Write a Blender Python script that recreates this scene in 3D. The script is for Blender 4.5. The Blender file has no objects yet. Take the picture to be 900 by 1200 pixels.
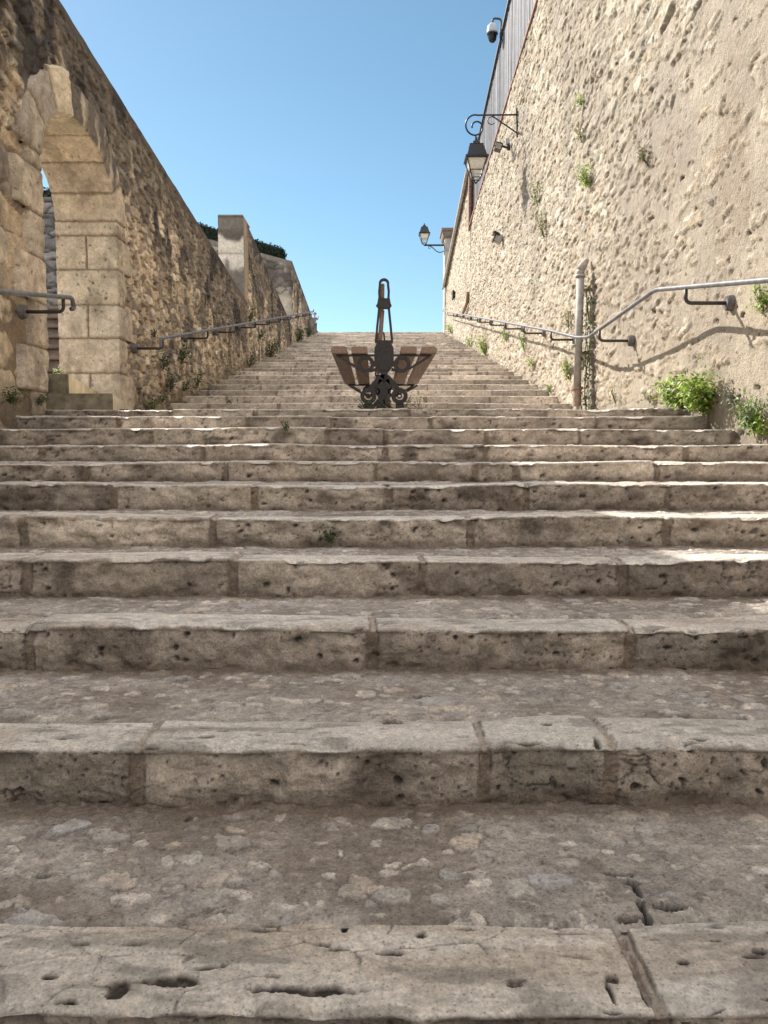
import bpy, bmesh, math, random
import numpy as np
from mathutils import Vector, Matrix

random.seed(7)
S = bpy.context.scene
COL = S.collection
F = 901.0                                   # focal length in photograph pixels (900 x 1200)
PITCH = math.atan(67.0 / F)                 # camera looks slightly down; the eye is the world origin
SP, CP = math.sin(PITCH), math.cos(PITCH)


def ray(px, py):
    u, v = (px - 450.0) / F, (600.0 - py) / F
    return Vector((u, v * SP + CP, v * CP - SP))


def at_depth(px, py, y):
    r = ray(px, py)
    return r * (y / r.y)


def on_wall(px, py, x):
    r = ray(px, py)
    return r * (x / r.x)


def on_level(px, py, z):
    r = ray(px, py)
    return r * (z / r.z)


# ------------------------------------------------------------------ scene bookkeeping
def tag(o, label=None, cat=None, group=None, kind=None):
    if label: o['label'] = label
    if cat: o['category'] = cat
    if group: o['group'] = group
    if kind: o['kind'] = kind
    return o


def empty(name, loc=(0, 0, 0), parent=None):
    o = bpy.data.objects.new(name, None)
    o.empty_display_size = 0.1
    COL.objects.link(o)
    o.location = loc
    if parent: o.parent = parent
    return o


def link(name, me, mat, parent=None, origin=None):
    """link a mesh given in world coordinates; its parent may stand anywhere (parents are never rotated)"""
    o = bpy.data.objects.new(name, me)
    COL.objects.link(o)
    if mat is not None and not me.materials:
        me.materials.append(mat)
    if parent:
        o.parent = parent
        w = Vector((0, 0, 0))
        q = parent
        while q is not None:
            w += q.location
            q = q.parent
        me.transform(Matrix.Translation(-w))
    elif origin is not None:
        origin = Vector(origin)
        me.transform(Matrix.Translation(-origin))
        o.location = origin
    return o


def obj(name, bm, mat, parent=None, origin=None, smooth=False):
    me = bpy.data.meshes.new(name)
    bm.normal_update()
    bm.to_mesh(me)
    bm.free()
    if smooth:
        me.polygons.foreach_set('use_smooth', [True] * len(me.polygons))
    return link(name, me, mat, parent, origin)


# ------------------------------------------------------------------ numpy noise
def hsh(ix, iy, seed):
    h = (ix.astype(np.int64) * 374761393 + iy.astype(np.int64) * 668265263 + seed * 974634777) & 0xffffffff
    h = ((h ^ (h >> 13)) * 1274126177) & 0xffffffff
    h = ((h ^ (h >> 16)) * 2246822519) & 0xffffffff
    h = h ^ (h >> 15)
    return (h & 0xffffff) / float(0x1000000)


def vn(x, y, seed):
    xi, yi = np.floor(x), np.floor(y)
    fx, fy = x - xi, y - yi
    fx = fx * fx * (3 - 2 * fx); fy = fy * fy * (3 - 2 * fy)
    a = hsh(xi, yi, seed); b = hsh(xi + 1, yi, seed); c = hsh(xi, yi + 1, seed); d = hsh(xi + 1, yi + 1, seed)
    return (a + (b - a) * fx) * (1 - fy) + (c + (d - c) * fx) * fy


def fbm(x, y, seed, octv=4):
    s = 0; a = 0.5; t = 0
    for i in range(octv):
        s = s + a * vn(x * 2 ** i + 13.7 * i, y * 2 ** i + 7.1 * i, seed + i * 17); t += a; a *= 0.5
    return s / t


def voro(x, y, seed, jit=0.85, pn=2.0):
    xi, yi = np.floor(x), np.floor(y)
    f1 = np.full(x.shape, 9.0); f2 = np.full(x.shape, 9.0); idh = np.zeros(x.shape); id2 = np.zeros(x.shape); tl = np.zeros(x.shape)
    for i in (-1, 0, 1):
        for j in (-1, 0, 1):
            cx, cy = xi + i, yi + j
            px = cx + 0.5 + jit * (hsh(cx, cy, seed) - 0.5); py = cy + 0.5 + jit * (hsh(cx, cy, seed + 5) - 0.5)
            d = np.hypot(px - x, py - y) if pn == 2.0 else (np.abs(px - x) ** pn + np.abs(py - y) ** pn) ** (1.0 / pn)
            nearer = d < f1
            f2 = np.where(nearer, f1, np.minimum(f2, d))
            idh = np.where(nearer, hsh(cx, cy, seed + 11), idh)
            id2 = np.where(nearer, hsh(cx, cy, seed + 23), id2)
            tl = np.where(nearer, (px - x) * (hsh(cx, cy, seed + 31) - 0.5) + (py - y) * (hsh(cx, cy, seed + 37) - 0.5), tl)
            f1 = np.where(nearer, d, f1)
    voro.tilt = tl
    return f1, f2 - f1, idh, id2


def sst(a, b, x):
    t = np.clip((x - a) / (b - a), 0, 1)
    return t * t * (3 - 2 * t)


def mixc(a, b, m):
    return a * (1 - m[..., None]) + b * m[..., None]


def pal(idh, cols):
    cols = np.array(cols); n = len(cols)
    t = idh * n
    return cols[np.minimum(t.astype(int), n - 1)]


def grid_mesh(name, P, tint, pol, mat, parent=None, keep=None, flip=False):
    nu, nv = P.shape[:2]
    me = bpy.data.meshes.new(name)
    idx = np.arange(nu * nv).reshape(nu, nv)
    q = np.stack([idx[:-1, :-1], idx[1:, :-1], idx[1:, 1:], idx[:-1, 1:]], -1)
    if flip: q = q[..., ::-1]
    q = q.reshape(-1, 4)
    if keep is not None: q = q[keep.reshape(-1)]
    used = np.zeros(nu * nv, bool); used[q.reshape(-1)] = True
    remap = np.cumsum(used) - 1
    q = remap[q]
    V = P.reshape(-1, 3)[used]; T = tint.reshape(-1, 3)[used]; R = pol.reshape(-1)[used]
    me.vertices.add(len(V)); me.vertices.foreach_set('co', V.astype(np.float32).ravel())
    me.loops.add(q.size); me.loops.foreach_set('vertex_index', q.astype(np.int32).ravel())
    me.polygons.add(len(q)); me.polygons.foreach_set('loop_start', np.arange(0, q.size, 4, dtype=np.int32))
    me.update(calc_edges=True)
    me.polygons.foreach_set('use_smooth', np.ones(len(q), bool))
    a = me.attributes.new('tint', 'FLOAT_COLOR', 'POINT')
    a.data.foreach_set('color', np.concatenate([np.clip(T, 0.004, 1), np.ones((len(T), 1))], 1).astype(np.float32).ravel())
    b = me.attributes.new('rough', 'FLOAT', 'POINT')
    b.data.foreach_set('value', R.astype(np.float32))
    return link(name, me, mat, parent)


# ------------------------------------------------------------------ materials
def nodes(name):
    m = bpy.data.materials.new(name); m.use_nodes = True
    nt = m.node_tree
    return m, nt, nt.nodes['Principled BSDF']


def stone_material(name, fine, bump_dist, contrast=0.35, bump=0.6):
    """surface colour comes from the modelled stones ('tint'); noise adds grain and fine relief"""
    m, nt, bs = nodes(name)
    at = nt.nodes.new('ShaderNodeAttribute'); at.attribute_name = 'tint'
    ar = nt.nodes.new('ShaderNodeAttribute'); ar.attribute_name = 'rough'
    tc = nt.nodes.new('ShaderNodeTexCoord')
    n1 = nt.nodes.new('ShaderNodeTexNoise'); n1.inputs['Scale'].default_value = fine; n1.inputs['Detail'].default_value = 7; n1.inputs['Roughness'].default_value = 0.7
    n2 = nt.nodes.new('ShaderNodeTexNoise'); n2.inputs['Scale'].default_value = fine * 0.13; n2.inputs['Detail'].default_value = 5
    vo = nt.nodes.new('ShaderNodeTexVoronoi'); vo.inputs['Scale'].default_value = fine * 0.55
    n3 = nt.nodes.new('ShaderNodeTexNoise'); n3.inputs['Scale'].default_value = fine * 0.34; n3.inputs['Detail'].default_value = 6; n3.inputs['Roughness'].default_value = 0.75
    for n in (n1, n2, n3, vo): nt.links.new(tc.outputs['Object'], n.inputs['Vector'])
    mr = nt.nodes.new('ShaderNodeMapRange'); mr.inputs[1].default_value = 0.25; mr.inputs[2].default_value = 0.75
    mr.inputs[3].default_value = 1 - contrast; mr.inputs[4].default_value = 1 + contrast
    nt.links.new(n1.outputs['Fac'], mr.inputs[0])
    mr2 = nt.nodes.new('ShaderNodeMapRange'); mr2.inputs[1].default_value = 0.3; mr2.inputs[2].default_value = 0.7
    mr2.inputs[3].default_value = 0.86; mr2.inputs[4].default_value = 1.14
    nt.links.new(n2.outputs['Fac'], mr2.inputs[0])
    pit = nt.nodes.new('ShaderNodeMapRange'); pit.inputs[1].default_value = 0.10; pit.inputs[2].default_value = 0.26
    pit.inputs[3].default_value = 0.55; pit.inputs[4].default_value = 1.0
    nt.links.new(vo.outputs['Distance'], pit.inputs[0])
    mu = nt.nodes.new('ShaderNodeMath'); mu.operation = 'MULTIPLY'
    nt.links.new(mr.outputs[0], mu.inputs[0]); nt.links.new(mr2.outputs[0], mu.inputs[1])
    mu2 = nt.nodes.new('ShaderNodeMath'); mu2.operation = 'MULTIPLY'
    nt.links.new(mu.outputs[0], mu2.inputs[0]); nt.links.new(pit.outputs[0], mu2.inputs[1])
    mr3 = nt.nodes.new('ShaderNodeMapRange'); mr3.inputs[1].default_value = 0.3; mr3.inputs[2].default_value = 0.7
    mr3.inputs[3].default_value = 1 - contrast * 0.9; mr3.inputs[4].default_value = 1 + contrast * 0.9
    nt.links.new(n3.outputs['Fac'], mr3.inputs[0])
    mu3 = nt.nodes.new('ShaderNodeMath'); mu3.operation = 'MULTIPLY'
    nt.links.new(mu2.outputs[0], mu3.inputs[0]); nt.links.new(mr3.outputs[0], mu3.inputs[1]); mu2 = mu3
    vm = nt.nodes.new('ShaderNodeVectorMath'); vm.operation = 'SCALE'
    nt.links.new(at.outputs['Color'], vm.inputs[0]); nt.links.new(mu2.outputs[0], vm.inputs['Scale'])
    nt.links.new(vm.outputs[0], bs.inputs['Base Color'])
    nt.links.new(ar.outputs['Fac'], bs.inputs['Roughness'])
    hs = nt.nodes.new('ShaderNodeMath'); hs.operation = 'MULTIPLY_ADD'; hs.inputs[1].default_value = 0.5
    nt.links.new(pit.outputs[0], hs.inputs[0]); nt.links.new(n1.outputs['Fac'], hs.inputs[2])
    h3 = nt.nodes.new('ShaderNodeMath'); h3.operation = 'MULTIPLY_ADD'; h3.inputs[1].default_value = 2.2
    nt.links.new(n3.outputs['Fac'], h3.inputs[0]); nt.links.new(hs.outputs[0], h3.inputs[2]); hs = h3
    bp = nt.nodes.new('ShaderNodeBump'); bp.inputs['Strength'].default_value = bump; bp.inputs['Distance'].default_value = bump_dist
    nt.links.new(hs.outputs[0], bp.inputs['Height']); nt.links.new(bp.outputs[0], bs.inputs['Normal'])
    return m


def plain(name, col, rough=0.6, metal=0.0, var=0.25, scale=20, bump=0.0, spec=0.5):
    m, nt, bs = nodes(name)
    tc = nt.nodes.new('ShaderNodeTexCoord')
    n = nt.nodes.new('ShaderNodeTexNoise'); n.inputs['Scale'].default_value = scale; n.inputs['Detail'].default_value = 6; n.inputs['Roughness'].default_value = 0.65
    nt.links.new(tc.outputs['Object'], n.inputs['Vector'])
    mr = nt.nodes.new('ShaderNodeMapRange'); mr.inputs[1].default_value = 0.3; mr.inputs[2].default_value = 0.7
    mr.inputs[3].default_value = 1 - var; mr.inputs[4].default_value = 1 + var
    nt.links.new(n.outputs['Fac'], mr.inputs[0])
    vm = nt.nodes.new('ShaderNodeVectorMath'); vm.operation = 'SCALE'; vm.inputs[0].default_value = col
    nt.links.new(mr.outputs[0], vm.inputs['Scale']); nt.links.new(vm.outputs[0], bs.inputs['Base Color'])
    bs.inputs['Roughness'].default_value = rough; bs.inputs['Metallic'].default_value = metal
    bs.inputs['Specular IOR Level'].default_value = spec
    if bump:
        bp = nt.nodes.new('ShaderNodeBump'); bp.inputs['Strength'].default_value = bump; bp.inputs['Distance'].default_value = 0.004
        nt.links.new(n.outputs['Fac'], bp.inputs['Height']); nt.links.new(bp.outputs[0], bs.inputs['Normal'])
    return m


def wood_material(name, col):
    m, nt, bs = nodes(name)
    tc = nt.nodes.new('ShaderNodeTexCoord')
    mp = nt.nodes.new('ShaderNodeMapping'); mp.inputs['Scale'].default_value = (40, 1.6, 40)
    n = nt.nodes.new('ShaderNodeTexNoise'); n.inputs['Scale'].default_value = 2; n.inputs['Detail'].default_value = 8
    nt.links.new(tc.outputs['Object'], mp.inputs[0]); nt.links.new(mp.outputs[0], n.inputs['Vector'])
    cr = nt.nodes.new('ShaderNodeValToRGB')
    cr.color_ramp.elements[0].position = 0.3; cr.color_ramp.elements[0].color = (*[c * 0.55 for c in col], 1)
    cr.color_ramp.elements[1].position = 0.75; cr.color_ramp.elements[1].color = (*[c * 1.3 for c in col], 1)
    nt.links.new(n.outputs['Fac'], cr.inputs[0]); nt.links.new(cr.outputs[0], bs.inputs['Base Color'])
    bs.inputs['Roughness'].default_value = 0.55
    bp = nt.nodes.new('ShaderNodeBump'); bp.inputs['Strength'].default_value = 0.3; bp.inputs['Distance'].default_value = 0.003
    nt.links.new(n.outputs['Fac'], bp.inputs['Height']); nt.links.new(bp.outputs[0], bs.inputs['Normal'])
    return m


def leaf_material(name):
    m, nt, bs = nodes(name)
    at = nt.nodes.new('ShaderNodeAttribute'); at.attribute_name = 'tint'
    nt.links.new(at.outputs['Color'], bs.inputs['Base Color'])
    bs.inputs['Roughness'].default_value = 0.5
    tr = nt.nodes.new('ShaderNodeBsdfTranslucent')
    nt.links.new(at.outputs['Color'], tr.inputs['Color'])
    mx = nt.nodes.new('ShaderNodeMixShader'); mx.inputs[0].default_value = 0.35
    nt.links.new(bs.outputs[0], mx.inputs[1]); nt.links.new(tr.outputs[0], mx.inputs[2])
    nt.links.new(mx.outputs[0], nt.nodes['Material Output'].inputs['Surface'])
    return m


def glass_material(name, col, alpha):
    m, nt, bs = nodes(name)
    bs.inputs['Base Color'].default_value = (*col, 1); bs.inputs['Roughness'].default_value = 0.12
    bs.inputs['Alpha'].default_value = alpha
    return m


M_STEP = stone_material('step_limestone', 190, 0.006, 0.36, 0.9)
M_TREAD = stone_material('tread_cobble', 210, 0.005, 0.40, 0.9)
M_WALLR = stone_material('sunlit_rubble', 90, 0.012, 0.20, 0.9)
M_WALLL = stone_material('tan_rubble', 80, 0.012, 0.26, 0.9)
M_DRESS = stone_material('dressed_limestone', 75, 0.008, 0.24, 0.7)
M_METAL = plain('galvanised_rail', (0.15, 0.148, 0.15), 0.5, 0.35, 0.5, 22)
M_PLATE = plain('bracket_plate_iron', (0.12, 0.11, 0.105), 0.55, 0.3, 0.5, 40, 0.3)
M_BRACK = plain('dark_bracket_iron', (0.055, 0.05, 0.05), 0.5, 0.4, 0.3, 25)
M_IRON = plain('bench_cast_iron', (0.036, 0.030, 0.027), 0.5, 0.3, 0.3, 30, 0.2)
M_BLACK = plain('black_lantern_paint', (0.015, 0.016, 0.018), 0.38, 0.2, 0.2, 40)
M_WOOD = wood_material('bench_board', (0.29, 0.19, 0.13))
M_FENCE = plain('grey_fence_slat', (0.135, 0.13, 0.14), 0.6, 0.0, 0.35, 6)
M_FRAIL = plain('dark_fence_rail', (0.04, 0.038, 0.04), 0.6, 0.0, 0.3, 12)
M_BRICK = plain('red_brick_edge', (0.24, 0.135, 0.10), 0.9, 0.0, 0.35, 14, 0.5)
M_BRICKD = plain('dark_brick_end', (0.13, 0.05, 0.04), 0.9, 0.0, 0.4, 14, 0.5)
M_COPE = plain('weathered_coping', (0.20, 0.15, 0.12), 0.9, 0.0, 0.35, 8, 0.5)
M_RENDER = plain('grey_pillar_render', (0.36, 0.33, 0.29), 0.9, 0.0, 0.3, 5, 0.4)
M_GROUND = plain('dry_ground', (0.30, 0.26, 0.21), 0.95, 0.0, 0.3, 3, 0.4)
M_PIPE = plain('weathered_downpipe', (0.37, 0.335, 0.30), 0.75, 0.0, 0.3, 14, 0.4)
M_RUST = plain('rusty_iron', (0.20, 0.10, 0.06), 0.85, 0.0, 0.4, 20, 0.4)
M_LEAF = leaf_material('leaf')
M_STEM = plain('plant_stem', (0.12, 0.11, 0.05), 0.8)
M_PANE = glass_material('lantern_pane', (0.75, 0.72, 0.65), 0.35)
M_DIFF = plain('lantern_diffuser', (0.75, 0.69, 0.57), 0.4, 0, 0.06)
M_WHITE = plain('camera_housing', (0.36, 0.37, 0.39), 0.4, 0, 0.06)
M_DOME = plain('camera_dome', (0.012, 0.012, 0.015), 0.12, 0, 0.1)
M_HOLE = plain('slit_void', (0.02, 0.018, 0.016), 0.9)

XL, XR = -2.62, 2.33
# ------------------------------------------------------------------ stair geometry (measured from the photograph)
Z = [-0.7363, -0.6146, -0.4934, -0.371, -0.2487, -0.1355, -0.039, 0.0593, 0.1751, 0.2721, 0.351]
D = [0.961, 1.573, 2.169, 2.676, 3.124, 3.511, 3.976, 4.587, 5.123, 5.567, 5.951]
UP0, UPZ0, UP1, UPZ1 = 9.60, 0.50, 30.86, 4.85
NUP = 31
UT = (UP1 - UP0) / (NUP - 1); UR = (UPZ1 - UPZ0) / NUP


def ground_at(y):
    ys = [-6, -0.8] + D + [UP0, UP1, 60]
    zs = [-1.1, -1.1] + Z + [UPZ0, UPZ1, UPZ1]
    return np.interp(y, ys, zs)


# joints between the nosing stones, as photograph columns on each step
NOSE_ROW = [1190, 877, 735, 657, 604, 567, 542, 522, 503, 490, 480]
JOINTS = {0: [778], 1: [160, 570, 722], 2: [30, 437, 742], 3: [27, 272, 495, 730], 4: [25, 248, 550, 783],
          5: [135, 295, 457, 620, 783], 6: [100, 265, 440, 555, 606, 770], 7: [238, 452, 568, 805],
          8: [176, 385, 452, 570, 680, 860], 9: [290, 390, 505, 700], 10: [200, 300, 480, 640]}
# hollows worn into the nearest steps: column, row, half width, half height in the photograph
PITS0 = [(138, 1158, 12, 11), (204, 1147, 38, 7), (360, 1156, 68, 6), (404, 1083, 5, 5), (57, 1145, 11, 4), (803, 1125, 8, 4),
         (891, 1112, 9, 4), (80, 1173, 7, 4), (262, 1129, 5, 3), (206, 1193, 40, 8), (493, 1091, 7, 7), (716, 1141, 8, 6), (733, 1098, 3, 10), (742, 1116, 3, 12), (750, 1138, 3, 14), (757, 1162, 4, 15), (717, 1160, 3, 18), (455, 1113, 16, 3), (604, 1149, 9, 3)]
PITS0T = [(728, 1020, 24, 3), (740, 1030, 9, 4), (747, 1042, 5, 9), (751, 1058, 4, 9), (788, 1060, 20, 5), (738, 1073, 15, 5), (757, 1073, 7, 4), (50, 1022, 10, 4), (220, 955, 4, 3)]
PITS1 = [(495, 814, 10, 3), (118, 838, 16, 2), (460, 845, 13, 3), (640, 853, 8, 2), (822, 868, 6, 2), (868, 839, 10, 2), (800, 836, 9, 2), (240, 863, 9, 2), (700, 872, 4, 4)]


def stamp(xg, yg, z, lst):
    m = np.zeros(xg.shape)
    for (px, py, rx, ry) in lst:
        c = on_level(px, py, z)
        ex = abs(on_level(px + rx, py, z).x - c.x); ey = abs(on_level(px, py - ry, z).y - c.y)
        wob = 1.1 * (fbm(xg * 38, yg * 46, 77, 4) - 0.5) + 0.4 * (fbm(xg * 160, yg * 160, 79, 2) - 0.5)
        dd = np.hypot((xg - c.x) / ex, (yg - c.y) / ey) + wob
        m = np.maximum(m, 1 - sst(0.75, 1.1, dd))
    return m


def step_parts(k, yk, zb, zk, yend, zend, parent, du, xin, joints, seed):
    """one stone step: riser and nosing stones (step), cobbled infill behind them (tread)"""
    rng = random.Random(seed)
    xlo, xhi = XL - 0.08, XR + 0.08
    xs = [xlo]; x = xlo
    while x < xhi:
        x += du if abs(x) < xin else du * 4
        xs.append(min(x, xhi))
    xs = np.array(xs)
    r = 0.016
    H = zk - zb
    W = {0: 0.215, 1: 0.185}.get(k, 0.17 + 0.03 * rng.random())
    nr = max(5, int((H + 0.02) / du)); na = max(3, int(r * 1.6 / du) + 2); nn = max(4, int((W - r) / du)); nt = max(4, int((yend + 0.03 - yk - W) / du))
    sr = np.linspace(0, 1, nr, endpoint=False); sa = np.linspace(0, 1, na, endpoint=False); sn = np.linspace(0, 1, nn)
    # profile rows: distance up the riser, round the arris, back over the nosing
    yy = np.concatenate([np.zeros(nr), r - r * np.cos(sa * math.pi / 2), r + (W - r) * sn])
    zz = np.concatenate([zb - 0.02 + (H + 0.02 - r) * sr, zk - r + r * np.sin(sa * math.pi / 2), np.full(nn, zk)])
    ny = np.concatenate([-np.ones(nr), -np.cos(sa * math.pi / 2), np.zeros(nn)])
    nz = np.concatenate([np.zeros(nr), np.sin(sa * math.pi / 2), np.ones(nn)])
    X, V = np.meshgrid(xs, np.arange(len(yy)), indexing='ij')
    YY = yy[V]; ZZ = zz[V]; NY = ny[V]; NZ = nz[V]
    wob = 1 + 0.16 * (fbm(X * 2.3, X * 0 + seed, seed, 3) - 0.5) * 2
    T = np.clip((YY - r) / (W - r), 0, 1)
    YY = np.where(YY > r, r + (W - r) * T * wob, YY)
    top = sst(0.3, 0.8, NZ)
    arc = ZZ - zb
    # which stone each column belongs to
    js = np.array(sorted(joints)); 
    xw = X + 0.02 * (fbm(YY * 9 + ZZ * 9, X * 3, seed + 3, 3) - 0.5) 
    sid = np.searchsorted(js, xw)
    jd = np.min(np.abs(xw[..., None] - js[None, None, :]), -1)
    jw = 0.006 + 0.011 * vn(X * 0 + sid * 3.1, X * 0 + seed, 5)
    jw = jw * (1 + (0.1 + 0.8 * hsh(sid, sid * 0 + seed, 19)) * (1 - top))
    ja = 1 - sst(jw * 0.75, jw * 1.1, jd + 0.016 * (fbm(X * 30, (YY + ZZ) * 30, seed + 9, 4) - 0.5))
    srnd = hsh(sid, sid * 0 + seed, 3); srnd2 = hsh(sid, sid * 0 + seed, 8)
    # relief
    big = (fbm(X * 1.7, YY * 2 + seed * 3.3, seed + 21, 3) - 0.5)
    rough = fbm(X * 22, (YY + ZZ) * 22, seed + 31, 5) - 0.5
    vf, ve, vi, vi2 = voro(X * 26 + fbm(X * 30, ZZ * 30, seed, 2), (ZZ + YY) * 30, seed + 41)
    pits = ((vi < 0.10) * (1 - sst(0.06 + 0.12 * vi2, 0.16 + 0.2 * vi2, vf + 0.25 * rough)))
    chip = fbm(X * 9, ZZ * 14 + YY * 6, seed + 51, 4)
    U = YY + ZZ
    rg1 = 1 - np.abs(2 * fbm(X * 7 + 2 * (fbm(X * 9, U * 9, seed + 52, 2) - .5), U * 11, seed + 53, 4) - 1)
    crev = sst(0.968, 0.996, rg1) * sst(0.54, 0.66, fbm(X * 2.6, U * 4, seed + 54, 3))
    qf, qe, qi, qj = voro(X * 60 + 2 * rough, U * 60, seed + 55)
    micro = (qi < 0.22) * (1 - sst(0.12, 0.34, qf)) * sst(0.42, 0.6, fbm(X * 5, U * 8, seed + 56, 3))
    er = sst(0.50, 0.80, fbm(X * 16, U * 30, seed + 57, 5))
    sdist = np.maximum(np.maximum(zk - r - ZZ, YY - r), 0)
    prox = np.exp(-(sdist / 0.018) ** 2)
    cm = sst(0.52, 0.70, fbm(X * 12, U * 2, seed + 58, 4)) * prox
    dispr = -0.006 + 0.020 * (fbm(X * 6, ZZ * 9, seed + 61, 4) - 0.5) + 0.030 * rough - 0.014 * pits - 0.010 * sst(0.58, 0.75, chip) - 0.007 * crev - 0.006 * micro - 0.007 * er - 0.014 * cm
    # top of nosing: worn smooth, long pits along the bedding, fine cracks
    pf, pe, pi_, pi2 = voro(X * 13 + 0.8 * fbm(X * 8, YY * 20, seed + 4, 2), YY * 52, seed + 71)
    slots = (pi_ < 0.20) * (1 - sst(0.04 + 0.14 * pi2, 0.12 + 0.22 * pi2, pf + 0.5 * rough))
    wx = X + 0.045 * (fbm(X * 16, YY * 16, seed + 6, 3) - 0.5); wy = YY + 0.03 * (fbm(X * 18, YY * 18, seed + 7, 3) - 0.5)
    cf, ce, ci, ci2 = voro(wx * 6.5, wy * 15, seed + 81)
    crackm = sst(0.42, 0.58, fbm(X * 3.1, YY * 5, seed + 91, 3))
    crack = (1 - sst(0.012, 0.045, ce)) * crackm
    ext = np.zeros(X.shape)
    if k == 0: ext = stamp(X, yk + YY, zk, PITS0)
    if k == 1: ext = stamp(X, yk + YY, zk, PITS1)
    hole = np.maximum(slots * 0.9, ext)
    dispt = 0.012 * (srnd - 0.5) + 0.010 * big + 0.004 * rough - 0.007 * hole - 0.0025 * crack
    edge = sst(0.80, 1.0, T)
    dispt = dispt - 0.004 * edge - 0.014 * cm - 0.0035 * crev * (1 - crackm)
    calm = 0.45 if k >= 20 else 1.0
    disp = calm * dispr * (1 - top) + calm * dispt * top - ja * (0.0035 + 0.003 * top)
    P = np.stack([X, yk + YY + NY * disp + calm * (0.020 * (fbm(X * 2.1, X * 0 + seed, seed + 12, 3) - 0.5) + 0.016 * (fbm(X * 11, X * 0 + seed, seed + 13, 4) - 0.5)) * (1 - top * T), ZZ + NZ * disp + calm * 0.026 * (fbm(X * 1.3, X * 0, seed + 14, 2) - 0.5) * sst(zb, zk, ZZ)], -1)
    calm0 = 0.45 if k >= 20 else 1.0
    # colour
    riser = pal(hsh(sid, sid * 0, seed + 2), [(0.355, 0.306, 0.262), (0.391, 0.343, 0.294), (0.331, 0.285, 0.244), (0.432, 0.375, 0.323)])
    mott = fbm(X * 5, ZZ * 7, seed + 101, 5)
    riser = riser * ({-3: 1, -2: 1, -1: 1, 0: 1, 1: 1, 2: 1, 3: 1.12}.get(k, 1.42 if k >= 20 else 1.38)) * np.array([1.03, 1.0, 0.95])  # higher risers paler: the stronger light they catch is put into the colour
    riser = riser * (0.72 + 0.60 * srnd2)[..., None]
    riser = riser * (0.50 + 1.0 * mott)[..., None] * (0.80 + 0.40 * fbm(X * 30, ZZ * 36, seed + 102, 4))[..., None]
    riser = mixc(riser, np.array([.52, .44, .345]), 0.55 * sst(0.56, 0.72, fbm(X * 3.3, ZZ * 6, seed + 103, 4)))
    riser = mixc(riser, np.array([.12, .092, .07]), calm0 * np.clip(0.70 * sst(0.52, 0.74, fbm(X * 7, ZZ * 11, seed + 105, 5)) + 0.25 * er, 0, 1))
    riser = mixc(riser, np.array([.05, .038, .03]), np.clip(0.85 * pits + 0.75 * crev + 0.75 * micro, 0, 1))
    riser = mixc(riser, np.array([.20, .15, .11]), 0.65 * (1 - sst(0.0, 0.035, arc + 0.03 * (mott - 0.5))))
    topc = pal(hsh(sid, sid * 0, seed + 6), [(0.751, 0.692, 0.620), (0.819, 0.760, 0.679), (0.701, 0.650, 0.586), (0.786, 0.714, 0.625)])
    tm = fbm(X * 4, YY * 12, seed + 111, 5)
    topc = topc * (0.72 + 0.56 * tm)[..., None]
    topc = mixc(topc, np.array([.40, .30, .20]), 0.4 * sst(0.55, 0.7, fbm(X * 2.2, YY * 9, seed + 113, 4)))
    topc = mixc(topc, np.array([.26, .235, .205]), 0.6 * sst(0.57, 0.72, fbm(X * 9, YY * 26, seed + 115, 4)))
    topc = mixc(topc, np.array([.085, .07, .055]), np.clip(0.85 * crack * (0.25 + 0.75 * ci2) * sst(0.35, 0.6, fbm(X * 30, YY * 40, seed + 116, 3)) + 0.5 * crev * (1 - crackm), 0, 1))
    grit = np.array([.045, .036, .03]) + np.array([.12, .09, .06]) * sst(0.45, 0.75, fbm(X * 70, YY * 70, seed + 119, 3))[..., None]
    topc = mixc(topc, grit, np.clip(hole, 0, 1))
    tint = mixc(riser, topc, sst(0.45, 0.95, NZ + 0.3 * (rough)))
    tint = mixc(tint, mixc(np.array([.215, .16, .115]) + 0 * tint, np.array([0.456, 0.366, 0.288]) + 0 * tint, top) * (0.6 + 0.8 * fbm(X * 40, U * 40, seed + 117, 4))[..., None], ja * 0.8)
    jl = np.exp(-((jd - jw * 0.9) / 0.0028) ** 2) * sst(0.42, 0.55, fbm(X * 14, U * 14, seed + 118, 3))
    tint = mixc(tint, np.array([.06, .047, .037]), 0.75 * jl)
    roughn = 0.82 + 0 * X - top * (0.34 * (1 - ja) * (1 - np.clip(hole, 0, 1)) * (0.6 + 0.4 * srnd2))
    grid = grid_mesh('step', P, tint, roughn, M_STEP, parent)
    # ---- cobbled infill
    st = np.linspace(0, 1, nt)
    X2, S2 = np.meshgrid(xs, st, indexing='ij')
    w0 = W * (1 + 0.16 * (fbm(X2 * 2.3, X2 * 0 + seed, seed, 3) - 0.5) * 2) - 0.012
    Y2 = w0 + (yend + 0.03 - yk - w0) * S2
    zt = zk - 0.006 + (zend - zk) * S2
    wx = X2 + 0.075 * (fbm(X2 * 11, Y2 * 11, seed + 201, 4) - 0.5) + 0.020 * (fbm(X2 * 55, Y2 * 55, seed + 202, 3) - 0.5)
    wy = Y2 + 0.055 * (fbm(X2 * 12, Y2 * 12, seed + 203, 4) - 0.5) + 0.020 * (fbm(X2 * 55, Y2 * 55, seed + 204, 3) - 0.5)
    f1, e1, i1, j1 = voro(wx * 11.5, wy * 17, seed + 211, 0.95)
    g1, h1, k1, l1 = voro(wx * 26, wy * 36, seed + 221, 0.95)
    ex_ = sst(0.40, 0.60, fbm(X2 * 7, Y2 * 9, seed + 225, 4) + 0.20 * (j1 - 0.5))
    bigst = (i1 < 0.72) * (1 - sst(0.0, 0.035, f1 - (0.16 + 0.32 * j1) * (0.55 + 0.45 * ex_))) * sst(0.0, 0.05, e1) * (0.35 + 0.65 * ex_)
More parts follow.
